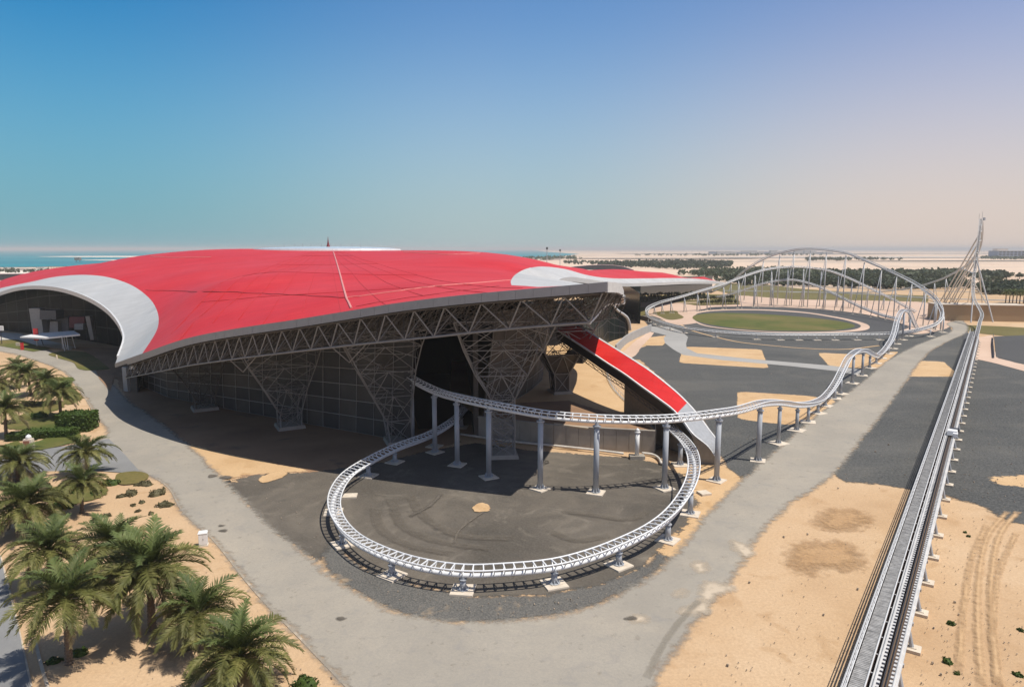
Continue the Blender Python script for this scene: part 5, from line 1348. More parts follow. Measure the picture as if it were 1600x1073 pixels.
# ---- launch track and the tall tower
LZ = 3.3
LA0 = P(1380, 1073, LZ); LAM = P(1491, 690, LZ); LA1 = P(1526, 523, LZ)
dd = (LA1 - LA0).normalized(); pre = LA0 - dd * 28
LT = [pre] + [pre.lerp(LA1, t) for t in (0.12, 0.25, 0.4, 0.55, 0.7, 0.85)] + [LA1, Q(1531, 503, 292), Q(1533.8, 489, 312), Q(1528.5, 478.5, 324), Q(1522.5, 468, 331), Q(1520.5, 457, 336), Q(1521, 440, 340), Q(1523.5, 420, 344), Q(1526, 400, 347), Q(1528.5, 380, 350), Q(1530.5, 362, 353.5), Q(1532, 349, 357), Q(1532.8, 342.5, 361.5),
      Q(1533.4, 345, 366), Q(1534.2, 357, 371), Q(1533.5, 372, 378), Q(1529, 391, 394), Q(1519, 406, 416), Q(1506.6, 416.5, 434), Q(1491, 425.5, 455), Q(1466, 437, 488), Q(1423, 448.6, 522), Q(1380, 454, 545), Q(1320, 456, 560), Q(1260, 456.5, 570), Q(1190, 457, 576)]
tL, pL, fL = coaster('coaster_track', 'long straight launch track at the right running away and up over the tall tower', LT, TRACKL, g=0.62, tie=1.0, r=0.12, rs=0.30,
                     ties_at=lambda p: p.y > LA1.y - 4)
str_i = [i for i, p in enumerate(pL) if p.y < LA1.y - 3]
# straight part: broad toothed rail beams with a rusty tray between them
for s in (-1, 1):
    m_ = MB(); m_.poly([pL[i] + fL[i][1] * 0.80 * s - Vector((0, 0, 0.10)) for i in str_i[::6] + [str_i[-1]]], 0.11, 4)
    m_.build('side_plate', TRACKL, tL)
m_ = MB(); m_.poly([pL[i] - Vector((0, 0, 0.30)) for i in str_i[::6] + [str_i[-1]]], 0.95, 4) if False else m_.poly([pL[i] - Vector((0, 0, 0.36)) for i in str_i[::6] + [str_i[-1]]], 0.30, 4); m_.build('brake_tray', simple('tray_brown', (0.11, 0.075, 0.05), .9), tL)
m_ = MB(); m_.poly([pL[i] + fL[i][1] * 0.12 - Vector((0, 0, 0.02)) for i in str_i[::6] + [str_i[-1]]], 0.05, 4); m_.poly([pL[i] - fL[i][1] * 0.12 - Vector((0, 0, 0.02)) for i in str_i[::6] + [str_i[-1]]], 0.05, 4); m_.build('centre_fin', BLACKP, tL)
tm_ = MB(); tm_.box((0, 0, -0.05), (0.40, 0.30, 0.16)); tme = tm_.mesh('tooth', TRACKL); nt_ = 0; more = MB()
ang = math.atan2(dd.y, dd.x) - math.pi / 2
tl_len = (pL[str_i[-1]] - pL[0]).length
for k in range(int(tl_len / 0.62)):
    c = pL[0] + dd * (k * 0.62)
    for s_ in (-1, 1):
        q = c + Vector((dd.y, -dd.x, 0)) * 0.50 * s_; M = Matrix.Translation(q) @ Matrix.Rotation(ang, 4, 'Z')
        if c.y > 40 and nt_ < 290: link('tooth', tme, tL, False, M); nt_ += 1
        else: more.add([M @ v.co for v in tme.vertices], [tuple(f.vertices) for f in tme.polygons])
setp(more.build('tooth', TRACKL, tL), kind='stuff')
# walkway to its left
U0 = pL[0]; dirL = (LA1 - U0).normalized(); sL = Vector((dirL.y, -dirL.x, 0))
wlen = (LA1 - U0).length + 14
wk = thing('launch_walkway', 'grey grated walkway with handrails along the left of the launch track', 'walkway', Vector((U0.x, U0.y, 0)) - sL * 1.72)
npan = 285; st = wlen / npan
gm = MB(); gm.box((0, 0, 0), (1.02, st * 0.96, 0.06))
for k in range(4): gm.box((0, -st * 0.36 + k * st * 0.24, 0.045), (1.0, st * 0.07, 0.03))
gme = gm.mesh('walkway_panel', WALK); ang = math.atan2(dirL.y, dirL.x) - math.pi / 2
for k in range(npan):
    c = U0 - sL * 1.72 + dirL * (st * (k + 0.5)); c.z = LZ - 0.15 + random.uniform(-0.01, 0.01)
    link('walkway_panel', gme, wk, False, Matrix.Translation(c) @ Matrix.Rotation(ang, 4, 'Z'))
for off, z, r in ((-2.36, LZ + .95, 0.04), (-2.36, LZ + .45, 0.035), (-2.36, LZ - .05, 0.07), (-1.16, LZ - .05, 0.07), (-2.62, LZ - .1, 0.06)):
    a = U0 + sL * off; a.z = z; b = a + dirL * wlen; b.z = z; m_ = MB(); m_.tube(a, b, r, 6); m_.build('handrail', TRACKG, wk)
hp = MB()
for k in range(int(wlen / 1.8)):
    for off in (-2.36,):
        a = U0 + sL * off + dirL * (k * 1.8); a.z = LZ - .1; hp.tube(a, a + Vector((0, 0, 1.05)), 0.035, 4, caps=False)
setp(hp.build('rail_post', TRACKG, wk), kind='stuff')
cb = MB()
for k in range(int(wlen / 3.0)):
    a = U0 - sL * 1.16 + dirL * (k * 3.0); a.z = LZ - .3; b = a + sL * 0.5; cb.tube(a, b, 0.07, 4, caps=False)
setp(cb.build('crossbar', TRACKG, wk), kind='stuff')
m_ = MB(); m_.box((-1.3, 0, 0.0), (2.2, wlen, 0.2)); me = m_.mesh('shadow_tray', simple('dark_rust', (0.075, 0.045, 0.03), .9))  # closed tray under the deck, widened to broaden the cast shadow
c = U0 + dirL * wlen / 2; c.z = LZ - 0.75
link('shadow_tray', me, wk, False, Matrix.Translation(c) @ Matrix.Rotation(ang, 4, 'Z'))
# support frames under the launch track
fm = {}
m_ = MB(); m_.tube((0.9, 0, 0.3), (0.4, 0, LZ - .85), 0.2, 8); m_.tube((-0.75, 0, 0.3), (-0.3, 0, LZ - .85), 0.2, 8); fm['leg'] = m_.mesh('leg', COLG)
m_ = MB(); m_.box((-0.75, 0, LZ - .8), (3.3, 0.3, 0.28)); fm['crossbeam'] = m_.mesh('crossbeam', COLG)
m_ = MB(); m_.box((0.3, 0, 0.12), (2.7, 1.3, 0.34)); m_.box((0.95, 0.1, 0.31), (0.7, 0.7, 0.1)); fm['footing'] = m_.mesh('footing', FOOT)
m_ = MB(); m_.tube((-2.2, 0, 0.0), (-2.2, 0, LZ - .8), 0.12, 6); fm['post'] = m_.mesh('post', COLG)
nf = int(wlen / 7.6)
for k in range(nf):
    p = U0 + dirL * (k * 7.6 + 3.0)
    t = thing('support_frame', 'steel frame on a concrete footing under the launch track, %s one from the near end' % nth(k), 'support', (p.x, p.y, 0), 'support frames under the launch track', ang)
    for nm in ('leg', 'crossbeam', 'footing', 'post'): link(nm, fm[nm], t, True)
# maintenance trolley on the track
q = min(pL, key=lambda p: abs(p.y - 118))
tro = thing('track_trolley', 'white and dark maintenance box sitting on the launch track', 'trolley', q + Vector((0.4, 0, 0)), None, ang)
m_ = MB(); m_.box((0, 0, 0.55), (1.7, 2.0, 0.8), 0, 0.8); m_.build('body', WHITEP, tro, False, True)
m_ = MB(); m_.box((0.2, 2.4, 0.45), (1.6, 1.6, 0.6), 0, 0.85); m_.box((0, 1.4, 0.3), (0.3, 1.4, 0.2)); m_.build('cover', BLACKP, tro, False, True)
m_ = MB(); m_.box((0.5, -1.8, 0.5), (0.7, 0.9, 0.7)); m_.build('lamp_box', WHITEP, tro, False, True)
for x in (-0.85, 0.85):
    for y in (-0.7, 0.7):
        m_ = MB(); m_.tube((x - 0.08, y, 0.2), (x + 0.08, y, 0.2), 0.16, 8); m_.build('wheel', BLACKP, tro, False, True)
# tower legs
tl = thing('coaster_tower', 'leaning bundle of pale steel legs bracing the tall right hand track tower', 'tower', P(1527, 500))
def near_py(y, lo, hi):
    c = [p for p in pL if lo < p.y < hi]
    return min(c, key=lambda p: abs(CYP - F_PX * (p.y * sp_ + (p.z - CAMH) * cp_) / (p.y * cp_ - (p.z - CAMH) * sp_) - y))
for topy, bx, by, r, back in ((360, 1469, 471.5, .5, 1), (372, 1475, 472, .5, 1), (388, 1478, 472, .42, 1), (396, 1484, 472, .42, 0), (406, 1487, 472.5, .4, 0), (412, 1490, 472, .4, 1), (424, 1493, 472, .38, 0), (432, 1496, 472.5, .38, 0)):
    a = near_py(topy, 361, 500) if back else near_py(topy, 331, 360)
    bar('tower_leg', a, P(bx, by), r * .8, TRACKG, tl, 8)
for topy, bx, by, r in ((404, 1551.5, 503, .42), (440, 1556, 498, .35), (392, 1536, 488, .38), (420, 1517, 504, .42), (446, 1515, 489, .38), (404, 1511, 478, .35)):
    bar('tower_leg', near_py(topy, 331, 360), P(bx, by), r * .8, TRACKG, tl, 8)
m_ = MB()
for y in (352, 362, 376, 392, 410, 428):
    a = near_py(y, 331, 360); b = near_py(y, 361, 440); m_.tube(a, b, 0.28, 6)
m_.build('tower_tie', TRACKG, tl)
a = near_py(343, 356, 368)
m_ = MB(); m_.tube(a + Vector((-1, 0, 0)), a + Vector((-1, 0, 3)), 0.08, 5); m_.tube(a + Vector((0.6, 0, 0)), a + Vector((0.6, 0, 4)), 0.08, 5); m_.build('mast', TRACKG, tl)
m_ = MB(); m_.box(a + Vector((2.4, 1, 0.3)), (0.9, 0.6, 1.5)); m_.tube(a, a + Vector((2.4, 1, -0.3)), 0.08, 5); m_.build('beacon', COLG, tl)
far_cols(pL, fL, [(1444, 0, 505, 4), (1460, 0, 492, 4), (1424, 0, 521, 3), (1400, 0, 535, 2), (1478, 0, 472, 6)], 'pale trestle under the far run out of the tower, %s of five', 'trestles of the far run out')
# tan service building behind the launch track
tb = thing('service_building', 'long low tan building with a roller door behind the launch track', 'building', P(1500, 500))
a, b = P(1484, 501), P(1600, 503); a.z = b.z = 0
a2 = a + (b - a) * 1.0; hh = 9.5
bd = (b - a).normalized(); bn = Vector((-bd.y, bd.x, 0))
m_ = MB(); m_.slab(a - bd * 6 + bn * 6, a2 + bd * 1 + bn * 6, 12, 0, 7.9); m_.build('wall', TANW, tb)
m_ = MB(); m_.slab(a - bd * 6.4 + bn * 6, a2 + bd * 1.4 + bn * 6, 12.8, 7.9, 8.3); m_.build('roof', simple('pale_roof', (0.5, 0.42, 0.33), .9), tb)
d0, d1 = P(1558, 502), P(1581, 502.5); d0.z = d1.z = 0
m_ = MB(); m_.slab(d0 - bn * .1, d1 - bn * .1, 0.3, 0, 6.2); dr = m_.build('door_frame', simple('dark_tan', (0.2, 0.14, 0.08), .8), tb)
m_ = MB(); m_.slab(d0 + bd * .5 - bn * .3, d1 - bd * .5 - bn * .3, 0.2, 0.2, 3.9); m_.build('roller_door', simple('grey_door', (0.27, 0.24, 0.2), .6), dr)
m_ = MB(); m_.slab(d0 + bd * .5 - bn * .3, d1 - bd * .5 - bn * .3, 0.2, 4.0, 5.8); m_.build('door_head', simple('light_tan', (0.5, 0.4, 0.27), .8), dr)
br2 = thing('bank_shadow', 'thin black panels standing in for the shaded bank beside the tarmac apron right of the launch track', 'bank_shadow', P(1552, 558))  # upright black panels added in place of the bank's dark shadow
fp = [P(1553, 560), P(1551, 540), P(1552, 528)]; fp = resample(fp, 4)
for a, b in zip(fp, fp[1:]):
    m_ = MB(); m_.slab(a, b, 0.06, 0.1, 1.5); m_.build('bank_shadow_panel', BLACKP, br2)
for p in fp: bar('bank_shadow_post', (p.x, p.y, 0), (p.x, p.y, 1.7), 0.08, COLG, br2)
# ================================================================== small things at left
cb_ = P(318, 852)
t = thing('utility_cabinet', 'white utility cabinet on the sand beside the road', 'cabinet', cb_, None, 0.3)
m_ = MB(); m_.box((0, 0, 0.08), (1.15, 0.95, 0.16)); m_.build('plinth', FOOT, t, False, True)
m_ = MB(); m_.box((0, 0, 0.92), (0.95, 0.75, 1.5)); m_.build('body', WHITEP, t, False, True)
m_ = MB(); m_.box((0, 0, 1.74), (1.1, 0.9, 0.14), 0, 0.85); m_.build('lid', WHITEP, t, False, True)
m_ = MB(); m_.box((-0.23, -0.39, 0.95), (0.44, 0.03, 1.3)); m_.box((0.23, -0.39, 0.95), (0.44, 0.03, 1.3)); d = m_.build('door', WHITEP, t, False, True)
m_ = MB(); m_.box((0.04, -0.42, 0.95), (0.04, 0.04, 0.2)); m_.build('handle', BLACKP, d, False, True)
kb = P(46, 702)
t = thing('gate_pillar', 'small cream pillar with a brick red panel and a round white lamp on top', 'pillar', kb, None, 0.1)
m_ = MB(); m_.box((0, 0, 1.0), (1.5, 1.1, 2.0), 0, 0.9); m_.build('body', simple('cream_render', (0.62, 0.53, 0.42), .8), t, False, True)
m_ = MB(); m_.box((-0.1, -0.56, 1.15), (1.0, 0.08, 1.2)); m_.build('panel', simple('brick_red', (0.26, 0.10, 0.06), .8), t, False, True)
m_ = MB()
m_.poly([(0.05, 0, 2.0), (0.05, 0, 2.3), (0.05, 0, 2.6), (0.05, 0, 2.8)], [0.42, 0.5, 0.38, 0.08], 10); m_.build('lamp', WHITEP, t, True, True)
cnp = [P(60, 546), P(70, 541), P(101, 548)]
t = thing('entrance_canopy', 'flat white wedge shaped canopy on thin legs by the entrance', 'canopy', P(100, 547))
ct = [Q(31, 526, 250), Q(55, 521, 256), Q(115, 516.5, 252), Q(125, 522, 240), Q(70, 527.5, 240)]
m_ = MB(); nn_ = len(ct); m_.add(ct + [p - Vector((0, 0, 0.55)) for p in ct], [tuple(range(nn_))[::-1], tuple(range(nn_, 2 * nn_))] + [(i, (i + 1) % nn_, nn_ + (i + 1) % nn_, nn_ + i) for i in range(nn_)])
m_.build('canopy_roof', WHITEP, t)
for px, py in ((98, 545), (101, 549), (104, 546), (107, 547), (68, 540), (118, 545)):
    b0 = P(px, py); tz = Q(px - 1.0, 522, b0.y).z
    bar('leg', b0, (b0.x + random.uniform(-1, .2), b0.y, tz - 0.5), 0.13, WHITEP if px > 95 else BLACKP, t)
b0 = P(58, 541)
t = thing('banner', 'tall bright red banner on a post before the glazed entrance', 'banner', b0)
h1 = Q(58, 513, b0.y).z; h0 = Q(58, 532, b0.y).z
m_ = MB(); m_.tube((0, 0, 0), (0, 0, h0 + .2), 0.16, 8); m_.build('post', WHITEP, t, False, True)
m_ = MB(); m_.box((0, 0, (h0 + h1) / 2), (1.7, 0.3, h1 - h0)); m_.build('panel', REDP, t, False, True)
b0 = P(35, 547)
t = thing('sign_pillar', 'low dark red sign pillar on the lawn', 'sign', b0)
m_ = MB(); m_.box((0, 0, 1.4), (0.9, 0.5, 2.8)); m_.build('body', REDP, t, False, True)
m_ = MB(); m_.box((0, 0, 2.9), (1.0, 0.6, 0.2)); m_.build('cap', BLACKP, t, False, True)
b0 = P(29, 541)
t = thing('sign_box', 'low beige sign box on the lawn beside the red pillar', 'sign', b0)
m_ = MB(); m_.box((0, 0, 0.7), (1.6, 0.6, 1.4)); m_.build('body', simple('beige', (0.55, 0.46, 0.34), .8), t, False, True)
b0 = P(3, 538)
t = thing('street_lamp', 'tall dark lamp post with a square white head at the left edge', 'lamp', b0)
h = Q(4, 509, b0.y).z
m_ = MB(); m_.tube((0, 0, 0), (0, 0, h - 2), 0.13, 8); m_.build('post', BLACKP, t, False, True)
m_ = MB(); m_.box((0.3, 0, h - 0.9), (1.6, 0.5, 1.8)); m_.build('head', WHITEP, t, False, True)
b0 = P(89, 561)
t = thing('bollard', 'small cream bollard at the tip of the lawn island', 'bollard', b0)
m_ = MB(); m_.poly([(0, 0, 0), (0, 0, 1.2), (0, 0, 1.5)], [0.35, 0.22, 0.1], 8); m_.build('shaft', simple('beige', (0.55, 0.46, 0.34), .8), t, False, True)
# masts near the sea behind the roof
for k, (px, y0, y1, Y, lab) in enumerate(((854.5, 411, 388, 900, 'taller thin mast beyond the roof near the water'), (875, 408, 391, 1100, 'shorter thin mast beyond the roof near the trees'))):
    b0 = Q(px, y0, Y); b0.z = 0; tp_ = Q(px, y1, Y)
    t = thing('mast', lab, 'mast', b0); m_ = MB(); m_.tube((0, 0, 0), (0, 0, tp_.z), 0.5, 6); m_.build('pole', COLG, t, False, True)
    m_ = MB(); m_.box((0, 0, tp_.z), (2.4, 1.5, 3.0)); m_.build('head', BLACKP, t, False, True)

# ================================================================== date palms
def frond_mesh(name, L, rise, droop, mat, nleaf, seed):
    """arching rachis along +x with two ranks of narrow leaflets"""
    r = random.Random(seed); m_ = MB(); pts = []
    a = rise; x = z = 0.0; n = 14
    for i in range(n + 1):
        pts.append(Vector((x, 0, z)))
        st = L / n; x += math.cos(a) * st; z += math.sin(a) * st
        a -= droop / n * (0.5 + 1.1 * i / n)
    m_.poly(pts, [0.055 * (1 - 0.85 * i / n) + 0.008 for i in range(n + 1)], 4, False)
    for k in range(nleaf):
        u = 0.14 + 0.86 * (k + 0.5) / nleaf; i = min(int(u * n), n - 1); p = pts[i].lerp(pts[i + 1], u * n - i)
        t = (pts[i + 1] - pts[i]).normalized(); nrm = Vector((-t.z, 0, t.x))
        ll = (0.34 + 0.62 * math.sin(min(1, u * 1.15) * math.pi) ** 0.7) * (1 if u < 0.9 else 0.85) * r.uniform(0.85, 1.1)
        for s in (-1, 1):
            d = (t * r.uniform(0.75, 1.05) + Vector((0, s, 0)) * r.uniform(0.7, 0.95) + nrm * r.uniform(0.15, 0.55)).normalized()
            d2 = (d + Vector((0, 0, -0.35))).normalized()
            w = 0.05
            e1 = p + d * ll * 0.5; e2 = e1 + d2 * ll * 0.5
            wv = t * w
            m_.add([p - wv * 0.6, p + wv * 0.6, e1 + wv, e1 - wv, e2], [(0, 1, 2, 3), (3, 2, 4)])
    return m_.mesh(name, mat)
FR = {'up': [frond_mesh('frond', 3.4, 1.25, 1.0, FRONDY, 34, 1), frond_mesh('frond', 3.7, 1.05, 1.3, FRONDY, 34, 2)],
      'mid': [frond_mesh('frond', 4.2, 0.72, 1.75, FROND, 38, 3), frond_mesh('frond', 4.3, 0.45, 1.7, FROND, 38, 4), frond_mesh('frond', 4.1, 0.2, 1.45, FROND, 38, 5)],
      'low': [frond_mesh('frond', 4.3, -0.1, 1.3, FROND, 40, 6), frond_mesh('frond', 4.3, -0.45, 1.0, FRONDD, 38, 7)]}
def trunk_mesh(H, r0, seed):
    r = random.Random(seed); m_ = MB(); n = 12; vs = []; fs = []; k = int(H / 0.14)
    for j in range(k + 1):
        z = H * j / k; rr = r0 * (1.12 - 0.2 * j / k) * (1.0 + (0.10 if j % 2 else -0.05)) * (1.25 if j < 2 else 1)
        for i in range(n):
            a = 2 * math.pi * (i + 0.5 * (j % 2)) / n; q = rr * r.uniform(0.94, 1.06); vs.append((q * math.cos(a), q * math.sin(a), z))
    for j in range(k):
        for i in range(n): fs.append((j * n + i, j * n + (i + 1) % n, (j + 1) * n + (i + 1) % n, (j + 1) * n + i))
    fs.append(tuple(range(k * n, k * n + n))); m_.add(vs, fs)
    # cut frond bases bulging below the crown
    for i in range(26):
        a = i * 2.4; z = H - 0.75 + 0.95 * i / 26; d = Vector((math.cos(a), math.sin(a), 0))
        m_.tube(d * r0 * 0.8 + Vector((0, 0, z)), d * (r0 + 0.32) + Vector((0, 0, z + 0.35)), 0.075, 5, 0.035)
    return m_.mesh('trunk', BARK)
PALMS = [  # crown px, base px, size, label
    ((22, 574), (27, 606), 0.92, 'small far palm, farthest left of the row by the curving road'), ((48, 582), (49, 618), 1.0, 'far palm beside the curving road, partly behind its neighbours'), ((74, 596), (76, 632), 0.98, 'palm of the upper row with its crown between two others by the road'),
    ((92, 614), (95, 653), 1.05, 'palm leaning over the clipped block hedge, lowest of the upper row'), ((-4, 598), (-2, 640), 1.0, 'palm cut by the left edge of the photo in the upper row'), ((6, 638), (10, 684), 1.0, 'palm at the left edge above the cream gate pillar'),
    ((133, 706), (137, 742), 1.0, 'palm standing alone beside the side road junction'), ((24, 720), (28, 752), 1.0, 'palm beside the cream gate pillar, left of the side road'), ((127, 752), (128, 801), 0.82, 'slender palm in front of the small lawn patch below the side road'),
    ((46, 786), (47, 836), 1.15, 'big bushy palm at the left below the side road'), ((72, 856), (80, 918), 1.0, 'palm leaning left over the kerb of the bottom left road'), ((98, 928), (108, 1036), 1.0, 'palm with its whole bare trunk showing at the lower left'),
    ((182, 848), (186, 915), 0.98, 'palm half hidden behind the biggest one, with fresh upright fronds'), ((248, 882), (238, 985), 1.18, 'biggest palm with long hanging fronds, beside the white cabinet'), ((325, 954), (318, 1016), 0.95, 'palm between the biggest palm and the bottom one, near the road'), ((386, 1024), (378, 1088), 1.05, 'palm at the bottom edge of the photo closest to the road')]
lean = random.Random(3)
for pi, (cr, ba, sz, lab) in enumerate(PALMS):
    b0 = P(*ba); top = Q(cr[0], cr[1], b0.y)
    H = max(2.2, min(7.5, top.z - 0.3)); rr = random.Random(100 + pi)
    t = thing('date_palm', lab, 'palm tree', b0, 'date palms in the planting bed', rr.uniform(0, 6.28))
    link('trunk', trunk_mesh(H, 0.27 * sz, pi), t, True)
    t.rotation_euler = (rr.uniform(-.07, .07), rr.uniform(-.07, .07), t.rotation_euler[2])
    nfr_ = int((56 if pi in (0, 3, 5, 6, 8, 11, 14) else 70) * (0.9 + 0.25 * (sz - 0.9)))
    for k in range(nfr_):
        u = k / nfr_; kind = 'up' if u < 0.22 else ('mid' if u < (0.95 if pi in (0, 3, 5, 6, 8, 11, 14) else 0.7) else 'low')
        me = rr.choice(FR[kind]) if kind != 'mid' else FR['mid'][max(0, min(2, int((u - 0.22) / 0.5 * 3)))]
        if kind == 'low': me = FR['low'][0 if u < 0.86 else 1]
        az = k * 2.39996 + rr.uniform(-0.25, 0.25)
        s = 1.2 * sz * rr.uniform(0.8, 1.1)
        M = Matrix.Translation((0, 0, H + 0.25 - 0.45 * u)) @ Matrix.Rotation(az, 4, 'Z') @ Matrix.Rotation(rr.uniform(-0.12, 0.12), 4, 'Y') @ Matrix.Rotation(rr.uniform(-0.35, 0.35), 4, 'X') @ Matrix.Scale(s, 4)
        link('frond', me, t, True, M)

# ------------------------------------------------------------------ shrubs
def leaf_blob(rx, ry, rz, n, size, seed, boxy=False, flat=0.0):
    r = np.random.default_rng(seed); vs = []; fs = []
    for k in range(n):
        if boxy:
            f = r.integers(0, 5); p = r.uniform(-1, 1, 3); p[2] = r.uniform(0, 1)
            if f == 0: p[2] = r.uniform(0.92, 1.03)
            elif f == 1: p[0] = 1 + r.uniform(-.08, .04)
            elif f == 2: p[0] = -1 + r.uniform(-.04, .08)
            elif f == 3: p[1] = 1 + r.uniform(-.08, .04)
            else: p[1] = -1 + r.uniform(-.04, .08)
            c = np.array([p[0] * rx, p[1] * ry, p[2] * rz])
        else:
            d = r.normal(size=3); d /= np.linalg.norm(d); d[2] = abs(d[2]); q = r.uniform(0.6, 1.0)
            lump = 0.8 + 0.3 * math.sin(d[0] * 5 + seed) * math.cos(d[1] * 4 + seed * 2)
            c = d * q * lump * np.array([rx, ry, rz])
        a = r.normal(size=3); a /= np.linalg.norm(a); b = np.cross(a, r.normal(size=3)); b /= np.linalg.norm(b)
        s = size * r.uniform(0.6, 1.3); i = len(vs)
        for u, v in ((-1, -.5), (1, -.5), (.7, .6), (-.7, .6)): vs.append(tuple(c + a * s * u + b * s * v))
        fs.append((i, i + 1, i + 2, i + 3))
    m_ = MB(); m_.add(vs, fs); return m_
def core(m_, rx, ry, rz, boxy=False):
    if boxy: m_.box((0, 0, rz * 0.48), (rx * 1.9, ry * 1.9, rz * 0.95))
    else:
        n = 10; vs = []; fs = []
        for j in range(4):
            a = j / 3 * math.pi / 2
            for i in range(n):
                t = 2 * math.pi * i / n; vs.append((rx * .75 * math.cos(a) * math.cos(t), ry * .75 * math.cos(a) * math.sin(t), rz * .75 * math.sin(a)))
        for j in range(3):
            for i in range(n): fs.append((j * n + i, j * n + (i + 1) % n, (j + 1) * n + (i + 1) % n, (j + 1) * n + i))
        m_.add(vs, fs)
    return m_
def shrub(name, label, cat, px, py, rx, ry, rz, mat, n, size, rot=0.0, boxy=False, group=None):
    m_ = core(leaf_blob(rx, ry, rz, n, size, abs(hash((px, py))) % 9999, boxy), rx, ry, rz, boxy)
    o = m_.build(name, mat); o.location = P(px, py); o.rotation_euler = (0, 0, rot)
    return setp(o, label, cat, group)
shrub('block_hedge', 'tall clipped green block hedge at the road corner', 'hedge', 122, 671, 3.1, 2.2, 3.6, HEDGE, 1500, 0.22, 0.1, True)
shrub('low_hedge', 'long low clipped hedge running down from the block hedge', 'hedge', 78, 682, 4.6, 1.6, 1.5, HEDGE, 1200, 0.2, 0.15, True)
shrub('low_hedge', 'low clipped hedge behind the cream gate pillar', 'hedge', 38, 686, 2.6, 1.3, 1.3, HEDGE, 700, 0.2, 0.2, True)
shrub('round_bush', 'rounded bush under the palm beside the block hedge', 'bush', 44, 634, 2.4, 1.6, 1.6, BUSH, 500, 0.2)
shrub('round_bush', 'dark green bush in the gap of the upper palm row', 'bush', 62, 652, 2.2, 1.4, 1.5, HEDGE, 500, 0.2)
shrub('round_bush', 'small bush under the far left palm of the upper row', 'bush', 14, 662, 1.8, 1.2, 1.0, BUSH, 400, 0.2)
shrub('round_bush', 'grey green bush at the left under the palm by the gate pillar', 'bush', 66, 764, 2.0, 1.3, 1.3, BUSH, 500, 0.18)
shrub('round_bush', 'bush left of the small lawn patch below the side road', 'bush', 172, 757, 1.7, 1.1, 1.1, HEDGE, 500, 0.16)
shrub('round_bush', 'dark bush behind the slender palm', 'bush', 100, 792, 1.7, 1.2, 1.2, HEDGE, 500, 0.16)
shrub('round_bush', 'bush at the bottom edge right of the bottom palm', 'bush', 478, 1074, 1.3, 0.9, 1.3, HEDGE, 700, 0.11)
shrub('round_bush', 'dark bush in the shade at the foot of the bare trunked palm', 'bush', 124, 1022, 0.9, 0.7, 0.7, HEDGE, 350, 0.1)
shrub('round_bush', 'low bush left of the bare trunked palm foot', 'bush', 84, 1034, 0.8, 0.6, 0.5, HEDGE, 300, 0.1)
extra = [(100, 606, 2.2, 1.0, HEDGE, 'low green bush on the verge inside the road bend, upper one'), (112, 622, 2.0, 0.9, HEDGE, 'low green bush on the verge inside the road bend, lower one'), (26, 640, 2.2, 1.1, BUSH, 'grey bush between the two leftmost palms of the upper row'),
         (70, 620, 1.8, 1.2, HEDGE, 'green bush between the trunks of the upper palm row'), (112, 768, 1.9, 1.2, HEDGE, 'green bush left of the slender palm'), (84, 776, 1.8, 1.1, BUSH, 'olive bush behind the big bushy palm, right one'), (22, 768, 2.0, 1.2, HEDGE, 'green bush below the gate pillar palm'),
         (150, 772, 1.2, .7, HEDGE, 'small green bush between the slender palm and the lawn patch'), (20, 704, 1.8, 1.0, HEDGE, 'green bush at the left edge beside the gate pillar'), (96, 668, 1.6, .9, HEDGE, 'clipped bush in front of the block hedge'), (150, 905, 1.2, .9, BUSH, 'dark bush in the shade between the lower palms'), (205, 940, 1.3, .9, BUSH, 'bush in the shade left of the biggest palm'),
         (300, 1010, .9, .7, BUSH, 'bush in the shade between the two lower right palms'), (52, 880, 1.2, .8, BUSH, 'bush under the palm leaning over the left kerb')]
for x, y, r1, h, mt, lab in extra: shrub('round_bush', lab, 'bush', x, y, r1, r1 * .7, h, mt, int(260 * r1), 0.17, random.uniform(0, 3))
scr = [(205, 772, 1.5, .8, 'wide dry scrub bush right of the slender palm'), (228, 757, 1.6, .7, 'dry scrub bush beside the small lawn patch'), (246, 772, 1.8, .9, 'grey scrub bush nearest the road kerb, upper one'), (258, 790, 1.5, .8, 'grey scrub bush nearest the road kerb, lower one'),
       (222, 785, .7, .4, 'small scrub tuft in the middle of the scrub patch'), (208, 790, .6, .35, 'small scrub tuft left in the scrub patch'), (236, 803, .6, .35, 'small scrub tuft below the grey scrub bushes'), (216, 799, .5, .3, 'tiny scrub tuft below the middle one'),
       (245, 812, .6, .3, 'scrub tuft at the lower end of the scrub patch'), (168, 806, .8, .4, 'scrub tuft right of the slender palm foot'), (150, 812, .9, .35, 'scrub tuft close below the slender palm'), (190, 776, .9, .5, 'brown scrub bush at the left of the scrub patch'),
       (215, 758, .8, .4, 'brown scrub tuft just under the lawn patch')]
for x, y, r1, h, lab in scr: shrub('scrub_bush', lab, 'bush', x, y, r1, r1 * .7, h, BUSH, int(300 * r1), 0.12, random.uniform(0, 3), False, 'dry scrub on the sand by the road')
rsc = [(1487, 975, .55, .3, 'dark tuft on the right sand by the tyre tracks, upper one'), (1484, 972, .3, .2, 'tiny tuft beside the upper dark tuft'), (1480, 1034, .6, .45, 'bushy tuft on the right sand beside the lowest footing'), (1591, 1055, .5, .3, 'tuft at the right edge of the sand, lowest'), (1495, 1052, .35, .2, 'small tuft below the bushy tuft'),
       (1513, 838, .35, .2, 'small tuft on the sand right of the launch track, far one'), (1508, 832, .3, .2, 'smaller tuft beside the far small tuft'), (1437, 952, .35, .2, 'tuft against a launch footing'), (1595, 985, .4, .2, 'tuft at the right edge of the sand, upper')]
